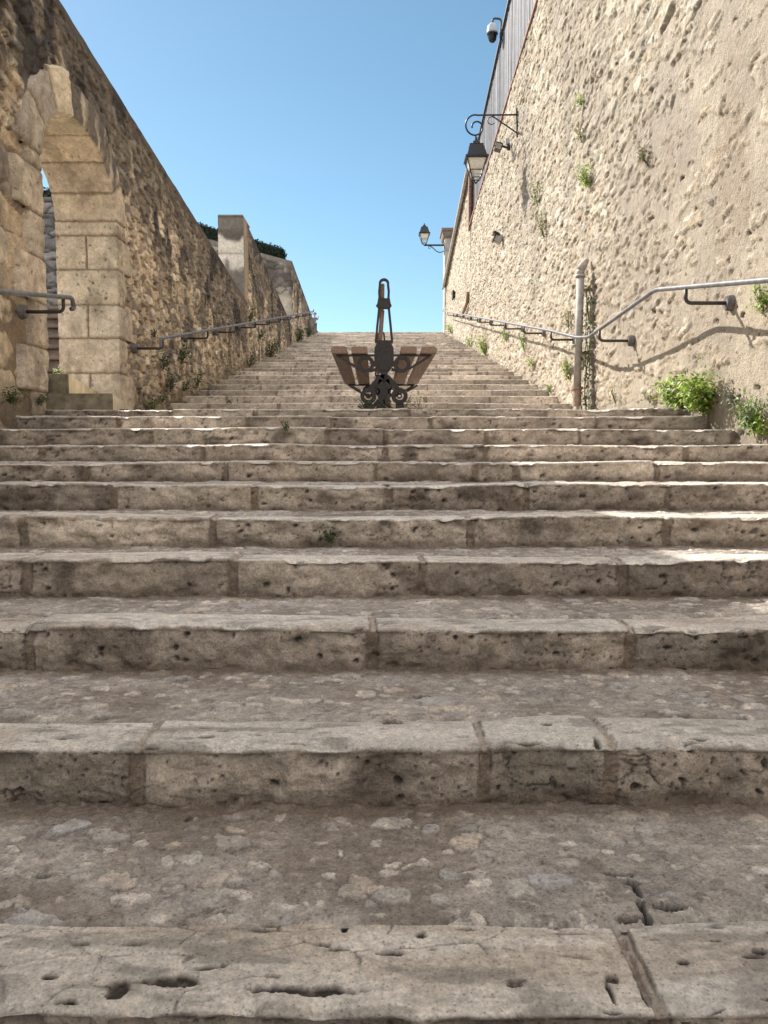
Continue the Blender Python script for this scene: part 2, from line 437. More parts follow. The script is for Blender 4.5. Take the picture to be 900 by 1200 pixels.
    sml = (k1 < 0.42) * (1 - sst(0.0, 0.06, g1 - (0.12 + 0.28 * l1))) * (1 - bigst)
    gr = fbm(X2 * 60, Y2 * 60, seed + 231, 4) - 0.5
    wav = fbm(X2 * 5, Y2 * 7, seed + 241, 4) - 0.5
    ext = stamp(X2, yk + Y2, zk, PITS0T) if k == 0 else (stamp(X2, yk + Y2, zk, PITS1) if k == 1 else 0 * X2)
    disp = 0.016 * wav + 0.006 * gr + bigst * (0.003 + 0.004 * j1) + 0.003 * sml - 0.018 * ext
    P2 = np.stack([X2, yk + Y2, zt + disp - 0.010 * (1 - sst(0, 0.03, S2 * (yend - yk - W)))], -1)
    mor = np.array([.425, .380, .335]) * (0.62 + 0.76 * fbm(X2 * 8, Y2 * 10, seed + 251, 5))[..., None]
    mor = mixc(mor, np.array([.20, .15, .11]), 0.5 * sst(0.5, 0.7, fbm(X2 * 3, Y2 * 5, seed + 261, 4)))
    cst = pal(hsh((i1 * 9999).astype(int), (j1 * 9999).astype(int), 3), [(.70, .62, .53), (.50, .475, .455), (.66, .56, .45), (.56, .52, .475), (.78, .71, .62), (.47, .42, .37), (.61, .53, .445), (.54, .49, .44)])
    cst = cst * (0.75 + 0.5 * fbm(X2 * 30, Y2 * 40, seed + 271, 3))[..., None]
    csm = pal(l1, [(0.664, 0.591, 0.514), (0.488, 0.464, 0.440), (0.302, 0.258, 0.220), (0.775, 0.707, 0.621)])
    t2 = mixc(mor, cst, (0.70 + 0.30 * i1 / 0.72) * bigst); t2 = mixc(t2, csm, 0.7 * sml)
    gg1, gg2, gg3, gg4 = voro(X2 * 75, Y2 * 90, seed + 277)
    t2 = mixc(t2, pal(gg4, [(.16, .13, .105), (.50, .44, .36), (.30, .25, .20), (.12, .10, .085)]), 0.6 * (gg3 < 0.22) * (1 - sst(0.15, 0.35, gg1)))
    t2 = t2 * (0.70 + 0.60 * fbm(X2 * 45, Y2 * 60, seed + 275, 4))[..., None]
    rim = np.clip((1 - sst(0.0, 0.06, np.abs(f1 - (0.25 + 0.26 * j1)))) * (i1 < 0.62) * sst(0.45, 0.6, fbm(X2 * 9, Y2 * 9, seed + 281, 2)), 0, 1)
    t2 = mixc(t2, np.array([.11, .09, .075]), 0.5 * rim)
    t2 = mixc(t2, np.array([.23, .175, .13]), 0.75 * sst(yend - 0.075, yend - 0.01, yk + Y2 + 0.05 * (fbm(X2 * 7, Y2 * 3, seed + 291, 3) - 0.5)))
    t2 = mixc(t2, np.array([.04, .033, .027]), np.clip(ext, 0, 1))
    r2 = 0.80 - 0.25 * bigst
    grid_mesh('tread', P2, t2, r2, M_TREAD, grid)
    return grid


stairs = empty('stairs', (0, 0, -0.74)); tag(stairs, kind='structure')
lowest = [(-0.9, -1.1), (-0.25, -0.98), (0.36, -0.86)]
allsteps = []
for i, (y, z) in enumerate(lowest):
    nxt = lowest[i + 1] if i < 2 else (D[0], Z[0])
    step_parts(-3 + i, y, z - 0.12, z, nxt[0], z, stairs, 0.03, 0.5, [-1.6, -.5, .7, 1.7], 900 + i)
for k in range(11):
    du = max(0.0022, 0.0023 * D[k])
    xin = 0.52 * D[k] + 0.22
    js = [at_depth(p, NOSE_ROW[k], D[k]).x for p in JOINTS[k]]
    lo, hi = min(js), max(js)
    while lo > XL: lo -= 0.9 + 0.4 * random.random(); js.append(lo)
    while hi < XR: hi += 0.9 + 0.4 * random.random(); js.append(hi)
    zb = Z[k - 1] if k else Z[0] - 0.12
    yend = D[k + 1] if k < 10 else D[10] + 0.55
    zend = Z[k] if k < 10 else Z[10] + 0.02
    step_parts(k, D[k], zb, Z[k], yend, zend, stairs, du, xin, js, 300 + k * 7)
for i in range(NUP):
    y = UP0 + UT * i; zb = UPZ0 + UR * i
    js = []; x = XL + random.random()
    while x < XR: js.append(x); x += 0.6 + 0.9 * random.random()
    step_parts(20 + i, y, zb, zb + UR, y + UT if i < NUP - 1 else y + 1.2, zb + UR, stairs, max(0.017, 0.0016 * y), 3, js, 500 + i * 7)


def sheet(name, pts, mat, kind='structure', parent=None):
    bm = bmesh.new()
    bm.faces.new([bm.verts.new(p) for p in pts])
    o = obj(name, bm, mat, parent)
    if kind: tag(o, kind=kind)
    return o


# landing between the two flights
nx, nyy = 220, 160
xs = np.linspace(XL - .08, XR + .08, nx); ys = np.linspace(D[10] + 0.5, UP0 + 0.05, nyy)
Xg, Yg = np.meshgrid(xs, ys, indexing='ij')
f1, e1, i1, j1 = voro(Xg * 9, Yg * 9, 61)
zz = np.interp(Yg, [D[10], UP0], [Z[10], UPZ0]) + 0.012 * (fbm(Xg * 3, Yg * 3, 63) - 0.5) + 0.006 * sst(0.05, .2, e1)
tc = pal(i1, [(.34, .30, .25), (.42, .36, .29), (.28, .25, .22), (.38, .31, .24)]) * (0.7 + 0.6 * fbm(Xg * 7, Yg * 7, 65))[..., None]
tc = mixc(np.array([.24, .20, .16]) + 0 * tc, tc, sst(0.03, .15, e1))
grid_mesh('landing', np.stack([Xg, Yg, zz], -1), tc, 0.8 + 0 * Xg, M_TREAD, stairs)

sheet('ground', [(-300, -300, -1.35), (300, -300, -1.35), (300, 300, -1.35), (-300, 300, -1.35)], M_GROUND)
sheet('street', [(XL - .5, -40, -1.22), (XR + .5, -40, -1.22), (XR + .5, -0.85, -1.22), (XL - .5, -0.85, -1.22)], M_GROUND)
sheet('upper_square', [(-60, UP1 + 1.0, UPZ1 - 0.01), (60, UP1 + 1.0, UPZ1 - 0.01), (60, 160, UPZ1 - 0.01), (-60, 160, UPZ1 - 0.01)], M_GROUND)
sheet('left_garden', [(-30, 10.2, 1.9), (XL - .55, 10.2, 1.9), (XL - .55, 31.7, 1.9), (-30, 31.7, 1.9)], M_GROUND)
sheet('passage_floor', [(-30, -20, 0.62), (XL - .58, -20, 0.62), (XL - .58, 10.1, 0.62), (-30, 10.1, 0.62)], M_GROUND)

# ------------------------------------------------------------------ rubble walls


def yspace(a, b, kk=0.0036, lo=0.018, hi=0.09, near=None):
    ys = [a]
    while ys[-1] < b:
        y = ys[-1]
        s = min(hi, max(lo, kk * abs(y)))
        if near is not None and y < near: s = 0.06
        ys.append(y + s)
    ys[-1] = b
    return np.array(ys)


def wall_relief(name, parent, X, side, ys, zb, zt, nv, field, mat, thick, hole=None):
    v = np.linspace(0, 1, nv)
    B, T = zb(ys), zt(ys)
    Yg = np.repeat(ys[:, None], nv, 1); Zg = B[:, None] + (T - B)[:, None] * v[None, :]
    h, tint, rg = field(Yg, Zg, T[:, None])
    Zt = Zg + 0.018 * (fbm(Yg * 5, Yg * 0, 401, 3) - 0.5) * sst(0.97, 1.0, v)[None, :]
    P = np.stack([X + side * h, Yg, Zt], -1)
    xb = X - side * thick
    if hole is None:
        back = np.stack([np.full((len(ys), 2), xb), Yg[:, :2], np.stack([Zt[:, -1], B], -1)], -1)
        tb = np.stack([tint[:, -1], tint[:, 0]], 1); rb = np.full((len(ys), 2), .9)
    else:
        back = np.stack([np.full(Yg.shape, xb), Yg, Zt], -1)[:, ::-1]
        tb = tint[:, ::-1]; rb = rg
    P = np.concatenate([P, back], 1); tint = np.concatenate([tint, tb], 1); rg = np.concatenate([rg, rb], 1)

    def padcol(A, i):
        return A[[i]].copy()
    p0, p1 = padcol(P, 0), padcol(P, -1)
    p0[..., 0] = xb; p1[..., 0] = xb
    P = np.concatenate([p0, P, p1], 0); tint = np.concatenate([tint[:1], tint, tint[-1:]], 0); rg = np.concatenate([rg[:1], rg, rg[-1:]], 0)
    keep = None
    if hole is not None:
        yc = 0.25 * (P[:-1, :-1, 1] + P[1:, :-1, 1] + P[1:, 1:, 1] + P[:-1, 1:, 1])
        zc = 0.25 * (P[:-1, :-1, 2] + P[1:, :-1, 2] + P[1:, 1:, 2] + P[:-1, 1:, 2])
        keep = ~hole(yc, zc)
    return grid_mesh(name, P, tint, rg, mat, parent, keep, flip=(side < 0))


def rubble(Y, Zc, seed, sx, sz, warp=0.35, rag=0.20, pn=2.0):
    wx = Y / sx + warp * (fbm(Y / sx * 1.1, Zc / sz * 1.1, seed + 1, 3) - 0.5) * 2
    wz = Zc / sz + warp * (fbm(Y / sx * 1.1 + 9, Zc / sz * 1.1, seed + 2, 3) - 0.5) * 2
    wx = wx + rag * (fbm(Y / sx * 4.3, Zc / sz * 4.3, seed + 3, 3) - 0.5)
    wz = wz + rag * (fbm(Y / sx * 4.3 + 5, Zc / sz * 4.3, seed + 4, 3) - 0.5)
    return voro(wx, wz, seed, 0.9, pn)


TAN = [(0.622, 0.488, 0.336), (0.745, 0.606, 0.429), (0.497, 0.394, 0.278), (0.821, 0.687, 0.511), (0.584, 0.488, 0.372), (0.671, 0.525, 0.361), (0.386, 0.312, 0.240), (0.871, 0.749, 0.579), (0.323, 0.262, 0.208)]


def left_field(yarch):
    def fld(Y, Zc, T):
        f1, e1, i1, j1 = rubble(Y, Zc, 11, 0.155, 0.076, 0.25, 0.16, 4.0); t1 = voro.tilt
        F1, E1, I1, J1 = rubble(Y, Zc, 31, 0.46, 0.25, 0.12, 0.10, 5.0); t2 = voro.tilt
        n = fbm(Y * 1.1, Zc * 1.1, 41, 3)
        zone = sst(-0.15, 0.15, (yarch - Y) + 0.9 * (n - 0.5)) * sst(-0.3, 0.2, 2.1 - Zc + 0.8 * (n - 0.5))
        pick = (zone > 0.5).astype(float)
        e = e1 * (1 - pick) + E1 * pick; i = np.where(pick > 0.5, I1, i1); j = np.where(pick > 0.5, J1, j1); tl = np.where(pick > 0.5, t2, t1)
        rough = fbm(Y * 16, Zc * 18, 61, 5) - 0.5
        lev = 0.18 + 0.9 * (fbm(Y * 1.3, Zc * 1.3, 51, 4) - 0.47) - 0.06 * pick + 0.20 * rough      # mortar level against the stones
        stn = sst(0.0, 0.07 + 0.07 * pick, e) * (0.30 + 0.70 * j) + 0.9 * tl + 0.40 * rough
        isst = sst(-0.02, 0.05, stn - lev)
        h = (0.044 - 0.018 * pick) * np.maximum(stn, lev) + 0.03 * (fbm(Y * 0.7, Zc * 0.7, 71, 3) - 0.5) - 0.012
        hf, he, hi_, hj = voro(Y / 0.15 + 0.6 * rough, Zc / 0.08 + 0.6 * rough, 81)
        hole = (hi_ < 0.13) * (1 - sst(0.10, 0.30, hf)) * (1 - pick)
        h = h - 0.04 * hole
        st = pal(i, TAN) * (0.62 + 0.76 * fbm(Y * 13, Zc * 15, 91, 5))[..., None]
        mo = np.array([0.345, 0.259, 0.172]) * (0.65 + 0.7 * fbm(Y * 6, Zc * 6, 93, 5))[..., None]
        mo = mixc(mo, np.array([.26, .19, .12]), pick * 0.7)
        t = mixc(mo, st, isst)
        gap = (1 - sst(0.0, 0.06, e)) * (1 - sst(0.2, 0.45, lev)) * (1 - pick)
        t = mixc(t, np.array([.10, .075, .05]), 0.7 * gap)
        cap = sst(0.0, 0.10, 0.13 - (T - Zc))
        h = h * (1 - cap) + 0.030 * cap
        t = mixc(t, np.array([.23, .18, .135]) * (0.7 + 0.6 * fbm(Y * 3, Zc * 9, 99, 4))[..., None], cap)
        dep = T - Zc
        s1 = fbm(Y * 1.5 + 3, Zc * 0.8, 95, 4); s2 = fbm(Y * 6, Zc * 3, 97, 4)
        lich = sst(0.42, 0.58, 0.55 * s1 + 0.45 * s2 + 0.24 * (1 - sst(0.1, 1.3, dep)) - 0.10 * sst(0.8, 2.4, dep))
        # soot-dark run of damp below the coping, to the right of the arch head
        run = np.exp(-((Y - yarch - 0.95 - 0.12 * (2.9 - Zc)) / 0.42) ** 2) * sst(1.9, 2.7, Zc) * sst(0.25, 0.6, s2 + 0.15)
        lich = np.clip(0.85 * lich + 0.95 * run, 0, 1)
        t = mixc(t, np.array([.085, .072, .062]), 0.85 * lich)
        blk = sst(0.54, 0.63, fbm(Y * 2.4 + 2, Zc * 2.0, 103, 4) + 0.35 * (s2 - 0.5)) * (1 - sst(0.7, 1.6, dep))
        t = mixc(t, np.array([.036, .031, .028]), 0.85 * blk)
        t = mixc(t, np.array([.05, .04, .032]), 0.8 * hole)
        g = ground_at(Y)
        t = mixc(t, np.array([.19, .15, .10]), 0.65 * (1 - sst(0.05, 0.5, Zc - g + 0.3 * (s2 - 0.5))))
        return h, t, 0.9 + 0 * Y
    return fld


ya, yb_ = on_wall(59, 400, XL + .03).y, on_wall(142, 400, XL + .03).y        # doorway in the left wall
AC, AA, AB, AS = 0.5 * (ya + yb_), 0.5 * (yb_ - ya), 0.57, 2.27   # centre, half width, arch rise, springing height


def in_arch(y, z, grow):
    w = AA + grow
    return (np.abs(y - AC) < w) & (z < AS + (AB + grow) * np.sqrt(np.clip(1 - ((y - AC) / w) ** 2, 0, 1)))


wt0, wt1 = on_wall(70, 0, XL), on_wall(290, 354, XL)
sl = (wt1.z - wt0.z) / (wt1.y - wt0.y)
Y1END = wt1.y
left1 = empty('rubble_wall', (XL, -6, -1.1))
tag(left1, 'tall tan rubble wall pierced by an arched doorway, nearest of the walls on the left', 'wall')
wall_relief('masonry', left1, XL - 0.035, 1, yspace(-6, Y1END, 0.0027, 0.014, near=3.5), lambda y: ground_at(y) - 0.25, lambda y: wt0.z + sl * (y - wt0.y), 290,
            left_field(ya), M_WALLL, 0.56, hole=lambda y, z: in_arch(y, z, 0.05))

# dressed surround of the doorway: jambs, voussoirs and the reveal through the wall
zj = [0.28, 0.47, 0.81, 1.15, 1.48, 1.81, 2.14, AS + 0.02]
npth = 420
arcl = 2.2
p_y, p_z, n_y, n_z, sj = [], [], [], [], []
zlo = 0.25
for t in np.linspace(0, 1, 150, endpoint=False):
    p_y.append(AC - AA); p_z.append(zlo + (AS - zlo) * t); n_y.append(-1.0); n_z.append(0.0)
    sj.append(np.searchsorted(zj, p_z[-1]) + (0.0))
NV = 7
for t in np.linspace(0, 1, 160, endpoint=False):
    a = math.pi * (1 - t)
    p_y.append(AC + AA * math.cos(a)); p_z.append(AS + AB * math.sin(a))
    v = Vector((math.cos(a) / AA, math.sin(a) / AB)).normalized()
    n_y.append(v.x); n_z.append(v.y); sj.append(20 + t * NV)
for t in np.linspace(0, 1, 150):
    p_y.append(AC + AA); p_z.append(AS + (zlo - AS) * t); n_y.append(1.0); n_z.append(0.0)
    sj.append(40 + np.searchsorted(zj, p_z[-1]))
p_y, p_z, n_y, n_z = map(np.array, (p_y, p_z, n_y, n_z))
sid = np.floor(np.array(sj)).astype(int)
seg = np.concatenate([[0], np.cumsum(np.hypot(np.diff(p_y), np.diff(p_z)))])
cuts = seg[1:][np.diff(sid) != 0]
jdist = np.min(np.abs(seg[:, None] - cuts[None, :]), 1)
T_ = 0.585
q = np.concatenate([np.linspace(-T_, -0.012, 60), np.linspace(-0.008, 0.008, 4), np.linspace(0.012, 0.56, 52)])
Qg = np.repeat(q[None, :], len(p_y), 0); Sg = np.repeat(seg[:, None], len(q), 1); SID = np.repeat(sid[:, None], len(q), 1); JD = np.repeat(jdist[:, None], len(q), 1)
isface = sst(-0.012, 0.012, Qg)
voussoir = (SID >= 20) & (SID < 40)
length = np.where(voussoir, 0.29 + 0.05 * hsh(SID, SID * 0, 3), np.where(SID % 2 == 0, 0.44, 0.25))
length = np.where(SID == 22, 0.36, length) + 0.03 * (fbm(Sg * 6, Qg * 0, 71, 2) - 0.5)
split = (~voussoir) & np.isin(SID % 40, [2, 4, 6])
spj = np.where(split, np.abs(Qg + 0.29), 9)
jj = np.minimum(JD, spj) + 0.008 * (fbm(Sg * 25, Qg * 25, 75, 2) - 0.5)
joint = 1 - sst(0.006, 0.017, jj)
pf, pe, pi_, pj = voro(Sg * 22 + 0.7 * fbm(Sg * 20, Qg * 20, 5, 2), Qg * 22, 83)
pit = (pi_ < 0.30) * (1 - sst(0.02 + 0.16 * pj ** 2, 0.08 + 0.26 * pj ** 2, pf + 0.5 * (fbm(Sg * 60, Qg * 60, 84, 3) - 0.5))) * sst(0.40, 0.60, fbm(Sg * 4, Qg * 4, 86, 3))
ro = fbm(Sg * 18, Qg * 18, 85, 4) - 0.5
hh = 0.014 + 0.012 * (hsh(SID + (Qg > -0.29) * 100 * split, SID * 0, 9) - 0.5) + 0.030 * ro - 0.012 * pit - 0.016 * joint
hh = hh - 0.07 * isface * sst(-0.03, 0.0, Qg - length)
# position: reveal runs through the wall, face spreads outward from the opening
xx = XL + np.where(Qg < 0, Qg, 0) + isface * hh + 0.0
off = np.where(Qg > 0, Qg, 0) - (1 - isface) * (hh - 0.014)
yy = p_y[:, None] + n_y[:, None] * off; zz = p_z[:, None] + n_z[:, None] * off
idc = hsh(SID + 1000 * ((Qg > -0.29) & split), SID * 0, 13)
tint = pal(idc, [(0.559, 0.471, 0.355), (0.634, 0.541, 0.416), (0.517, 0.432, 0.334), (0.600, 0.499, 0.373), (0.540, 0.459, 0.366)]) * (0.72 + 0.56 * fbm(Sg * 7, Qg * 7, 87, 5))[..., None]
tint = np.where((SID == 22)[..., None] & (isface > 0.5)[..., None], np.array([.68, .58, .42]) * (0.8 + 0.4 * fbm(Sg * 7, Qg * 7, 87, 4))[..., None], tint)
tint = np.where(((SID == 20) | (SID == 21))[..., None], tint * np.array([.78, .80, .84]), tint)
stn = sst(0.52, 0.70, fbm(Sg * 3, Qg * 5, 89, 4))
damp = np.where((SID >= 23) & (SID < 26), 0.85, 0.0) * isface * sst(0.28, 0.5, fbm(yy * 9, zz * 2, 90, 4))
tint = mixc(tint, np.array([.17, .13, .095]), 0.45 * stn)
tint = mixc(tint, np.array([.085, .072, .062]), damp)
tint = mixc(tint, np.array([.045, .037, .03]), 0.85 * pit)
tint = tint * (0.78 + 0.44 * fbm(Sg * 35, Qg * 35, 88, 5))[..., None]
tint = mixc(tint, np.array([.21, .155, .105]), 0.9 * joint)
qc = 0.25 * (Qg[:-1, :-1] + Qg[1:, :-1] + Qg[1:, 1:] + Qg[:-1, 1:]); lc = np.minimum(length[:-1, :-1], length[1:, 1:])
grid_mesh('arch_surround', np.stack([xx, yy, zz], -1), tint, 0.88 + 0 * xx, M_DRESS, left1, keep=(qc < lc + 0.01))

# second wall, standing higher, with a rendered end
e2 = on_wall(284.5, 254.6, XL - .05); e2b = on_wall(331, 360, XL - .05)
sl2 = (e2b.z - e2.z) / (e2b.y - e2.y)
Y3 = on_wall(341, 306, XL - .03).y
left2 = empty('rubble_wall', (XL, e2.y, 1.0))
tag(left2, 'middle rubble wall on the left with a white rendered end pier', 'wall')


def mid_field(Y, Zc, T):
    h, t, r = left_field(-3.0)(Y + 2.3, Zc + 1.7, T + 1.7)
    strip = 1 - sst(0.25, 0.45, Y - e2.y + 0.10 * np.sin(Zc * 3))
    pl = np.array([.42, .33, .22]) * (0.8 + 0.4 * fbm(Y * 8, Zc * 3, 301, 4))[..., None]
    return h * (1 - 0.8 * strip) + 0.02 * strip, mixc(t, pl, 0.8 * strip), r


wall_relief('masonry', left2, XL - .05, 1, yspace(e2.y, Y3 + 0.4, 0.0028), lambda y: ground_at(y) - 0.3, lambda y: e2.z + sl2 * (y - e2.y), 200, mid_field, M_WALLL, 0.46)
# rendered end face of that wall
xa, xb = XL - .05 - 0.47, XL - .05 + 0.01
nxg, nzg = 40, 160
Xg, Zg = np.meshgrid(np.linspace(xa, xb, nxg), np.linspace(1.2, e2.z + 0.01, nzg), indexing='ij')
dz = e2.z - Zg
nn = fbm(Xg * 5, Zg * 4, 311, 4)
tint = np.array([.74, .67, .565]) * (0.8 + 0.4 * nn)[..., None]
xm = np.abs(Xg - (xa + xb) / 2) / (0.5 * (xb - xa))
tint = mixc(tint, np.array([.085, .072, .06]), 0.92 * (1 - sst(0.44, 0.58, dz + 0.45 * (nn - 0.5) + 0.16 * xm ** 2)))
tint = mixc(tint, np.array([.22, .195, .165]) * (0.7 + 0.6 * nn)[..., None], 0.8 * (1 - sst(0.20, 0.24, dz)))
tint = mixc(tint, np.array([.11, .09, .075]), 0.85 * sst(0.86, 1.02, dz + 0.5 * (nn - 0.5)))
groove = np.exp(-((dz - 0.68) / 0.012) ** 2) + np.exp(-((dz - 0.23) / 0.012) ** 2)
tint = mixc(tint, np.array([.2, .17, .14]), np.clip(0.7 * groove, 0, 1))
grid_mesh('rendered_end', np.stack([Xg, e2.y - 0.012 - 0.02 * (nn - .5) + 0.01 * groove, Zg], -1), tint, .9 + 0 * Xg, M_WALLL, left2)
bm = bmesh.new()
bmesh.ops.create_cube(bm, size=1, matrix=Matrix.Translation(((xa + xb) / 2, e2.y + 0.35, e2.z + .022)) @ Matrix.Diagonal((0.475, 0.76, 0.04, 1)))
bmesh.ops.bevel(bm, geom=bm.edges[:], offset=0.008, segments=2, affect='EDGES')
obj('cap_stone', bm, M_COPE, left2)

# third wall, highest up, turning left into a cross wall that carries the hedge
e3 = on_wall(341, 306, XL - .03); e3b = on_wall(371, 388, XL - .03)
sl3 = (e3b.z - e3.z) / (e3b.y - e3.y)
left3 = empty('rubble_wall', (XL, e3.y, 3.0))
tag(left3, 'farthest rubble wall on the left, by the head of the stairs, with a dark stained end', 'wall')
wall_relief('masonry', left3, XL - .03, 1, yspace(e3.y, UP1 + 0.9, 0.0028), lambda y: ground_at(y) - 0.3, lambda y: np.maximum(e3.z + sl3 * (y - e3.y), ground_at(y) + 0.05), 160,
            lambda Y, Zc, T: left_field(-3.0)(Y + 7.7, Zc + 4.1, T + 4.1), M_WALLL, 0.5)
cw0 = at_depth(225, 275.5, e3.y); cw1 = at_depth(341, 306, e3.y)
nxg, nzg = 150, 130
Xg, Vg = np.meshgrid(np.linspace(-7.0, XL - .02, nxg), np.linspace(0, 1, nzg), indexing='ij')
topz = cw1.z + (cw0.z - cw1.z) / (cw0.x - cw1.x) * (Xg - cw1.x)
Zg = 1.5 + (topz - 1.5) * Vg
f1, e1, i1, j1 = rubble(Xg, Zg, 331, 0.26, 0.16)
tint = mixc(np.array([.15, .125, .10]) + 0 * Xg[..., None], pal(i1, [(.22, .19, .16), (.34, .30, .25), (.17, .15, .125), (.42, .37, .31)]), sst(0.05, .18, e1))
dk = sst(0.40, 0.62, fbm(Xg * 2, Zg * 1.6, 335, 4) + 0.25 * (1 - sst(0, .25, np.abs(topz - Zg - 0.5))))
tint = mixc(tint, np.array([.075, .065, .055]), 0.8 * dk)
pale = sst(XL - .42, XL - .3, Xg) * sst(0.9, 1.1, topz - Zg)
tint = mixc(tint, np.array([.58, .51, .40]) * (0.7 + .6 * fbm(Xg * 6, Zg * 6, 337, 4))[..., None], 0.8 * pale)
tint = mixc(tint, np.array([.24, .21, .18]), 0.9 * (1 - sst(0.1, .16, topz - Zg)))
grid_mesh('cross_wall', np.stack([Xg, e3.y - 0.02 - 0.04 * sst(0.03, .2, e1) * j1 * (1 - pale), Zg], -1), tint, .9 + 0 * Xg, M_WALLL, left3)
bm = bmesh.new()
vs = [bm.verts.new(p) for p in [(-7, e3.y + .02, 1.2), (XL - .04, e3.y + .02, 1.2), (XL - .04, e3.y + .02, topz[-1, 0] - .01), (-7, e3.y + .02, topz[0, 0] - .01)]]
f = bm.faces.new(vs)
g = bmesh.ops.extrude_face_region(bm, geom=[f]); bmesh.ops.translate(bm, vec=(0, 0.9, 0), verts=[v for v in g['geom'] if isinstance(v, bmesh.types.BMVert)])
obj('cross_wall_core', bm, M_COPE, left3)

# ------------------------------------------------------------------ right wall
PALE = [(0.499, 0.420, 0.316), (0.541, 0.469, 0.365), (0.436, 0.364, 0.268), (0.485, 0.413, 0.313), (0.597, 0.532, 0.432), (0.465, 0.371, 0.260), (0.386, 0.329, 0.258), (0.513, 0.445, 0.341)]


def right_field(Y, Zc, T):
    f1, e1, i1, j1 = rubble(Y, Zc, 511, 0.165, 0.066, 0.45, 0.2, 3.0); t1 = voro.tilt
    f2, e2_, i2, j2 = rubble(Y, Zc, 531, 0.25, 0.12, 0.45, 0.2, 3.0); t2 = voro.tilt
    f3, e3_, i3, j3 = rubble(Y, Zc, 591, 0.062, 0.036, 0.6)
    lowz = (1 - sst(5.5, 9.0, Y)) * (1 - sst(1.0, 3.6, Zc - 0.15 * Y))   # smooth mortar low down near the landing
    n = fbm(Y * 0.8, Zc * 0.8, 541, 4); nm = fbm(Y * 2.6, Zc * 2.6, 543, 4)
    level = 0.465 + 0.50 * (n - 0.45) + 0.5 * (nm - 0.5) + 0.46 * lowz
    ro = fbm(Y * 20, Zc * 26, 551, 5) - 0.5
    st = sst(0.0, 0.08, e1) * (0.2 + 0.8 * j1) + 1.1 * t1
    st2 = (i2 > 0.62) * (sst(0.0, 0.09, e2_) * (0.55 + 0.55 * j2) + 1.1 * t2)
    st3 = (i3 > 0.55) * sst(0.0, 0.2, e3_) * (0.2 + 0.55 * j3)
    sh = np.maximum(np.maximum(st, st2), st3) + 0.55 * ro
    mo = level + (1 - 0.45 * lowz) * 0.30 * ro + (1 - 0.6 * lowz) * 0.20 * (fbm(Y * 6, Zc * 8, 555, 4) - 0.5)
    isst = sst(-0.03, 0.09, sh - mo)
    h = 0.032 * np.maximum(sh, mo) + 0.010 * isst
    hf, he, hi_, hj = voro(Y / 0.17 + 1.2 * ro, Zc / 0.075 + 0.9 * ro, 561)
    hole = (hi_ < 0.055) * (1 - sst(0.06, 0.24, hf)) * (0.5 + 0.5 * hj)
    h = h - 0.05 * hole + 0.05 * (fbm(Y * 0.6, Zc * 0.6, 571, 3) - 0.5) - 0.03
    t = pal(np.where(st2 > st, i2 * 5 % 1, i1), PALE) * (0.74 + 0.52 * fbm(Y * 14, Zc * 18, 581, 5))[..., None]
    m = np.array([.41, .347, .265]) * (0.74 + 0.52 * fbm(Y * 2.6, Zc * 2.6, 583, 5))[..., None]
    t = mixc(m, t, isst)
    t = mixc(t, np.array([.29, .24, .19]), 0.5 * sst(0.5, 0.72, fbm(Y * 0.9 + 5, Zc * 0.5, 585, 4)))
    t = mixc(t, np.array([.19, .145, .105]), 0.6 * (1 - sst(0.0, 0.05, e1)) * isst)
    t = mixc(t, np.array([.07, .052, .04]), 0.85 * np.clip(hole * 1.3, 0, 1))
    t = mixc(t, np.array([.28, .20, .135]), 0.28 * sst(0.60, 0.74, fbm(Y * 1.7, Zc * 1.2, 587, 4)))
    rec = (1 - sst(0.045, 0.085, np.abs(Y - 8.70 + 0.05 * (nm - 0.5) * 2))) * (1 - sst(1.55, 2.0, Zc + 0.3 * (nm - 0.5)))
    h = h - 0.13 * rec
    t = mixc(t, np.array([.14, .11, .08]), 0.8 * rec)  # shade of the groove and the downpipe's cast shadow put into the colour
    kf, ke, ki, kj = voro(Y / 0.075 + 0.8 * ro, Zc / 0.026 + 0.8 * ro, 595)
    slit_ = (ki < 0.075) * (1 - sst(0.10, 0.30, kf))
    h = h - 0.02 * slit_
    t = mixc(t, np.array([.11, .085, .065]), 0.7 * slit_)
    g = ground_at(Y)
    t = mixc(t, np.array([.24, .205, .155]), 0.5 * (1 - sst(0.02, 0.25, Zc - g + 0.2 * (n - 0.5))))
    return h, t, 0.93 + 0 * Y


rt0, rt1 = on_wall(632, 0, XR), on_wall(551, 267, XR)
slr = (rt1.z - rt0.z) / (rt1.y - rt0.y)
YN = rt1.y


def rtop(y): return rt0.z + slr * (y - rt0.y)


right1 = empty('rubble_wall', (XR, -4, -1.1))
tag(right1, 'high pale sunlit rubble wall on the right with red brick coping under a slatted fence', 'wall')
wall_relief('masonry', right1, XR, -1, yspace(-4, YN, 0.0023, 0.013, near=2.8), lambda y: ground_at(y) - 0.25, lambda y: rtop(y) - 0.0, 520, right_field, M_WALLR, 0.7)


def prism_along(name, pts, w, h, mat, parent, bev=0.006, xoff=0.0):
    """a long straight bar, w across (x) and h high, sitting on the line of points"""
    bm = bmesh.new()
    rows = []
    for p in pts:
        rows.append([bm.verts.new((p[0] + xoff + a, p[1], p[2] + b)) for a, b in ((-w / 2, 0), (w / 2, 0), (w / 2, h), (-w / 2, h))])
    for a, b in zip(rows[:-1], rows[1:]):
        for i in range(4):
            bm.faces.new([a[i], a[(i + 1) % 4], b[(i + 1) % 4], b[i]])
    bm.faces.new(rows[0][::-1]); bm.faces.new(rows[-1])
    bmesh.ops.recalc_face_normals(bm, faces=bm.faces)
    return obj(name, bm, mat, parent)


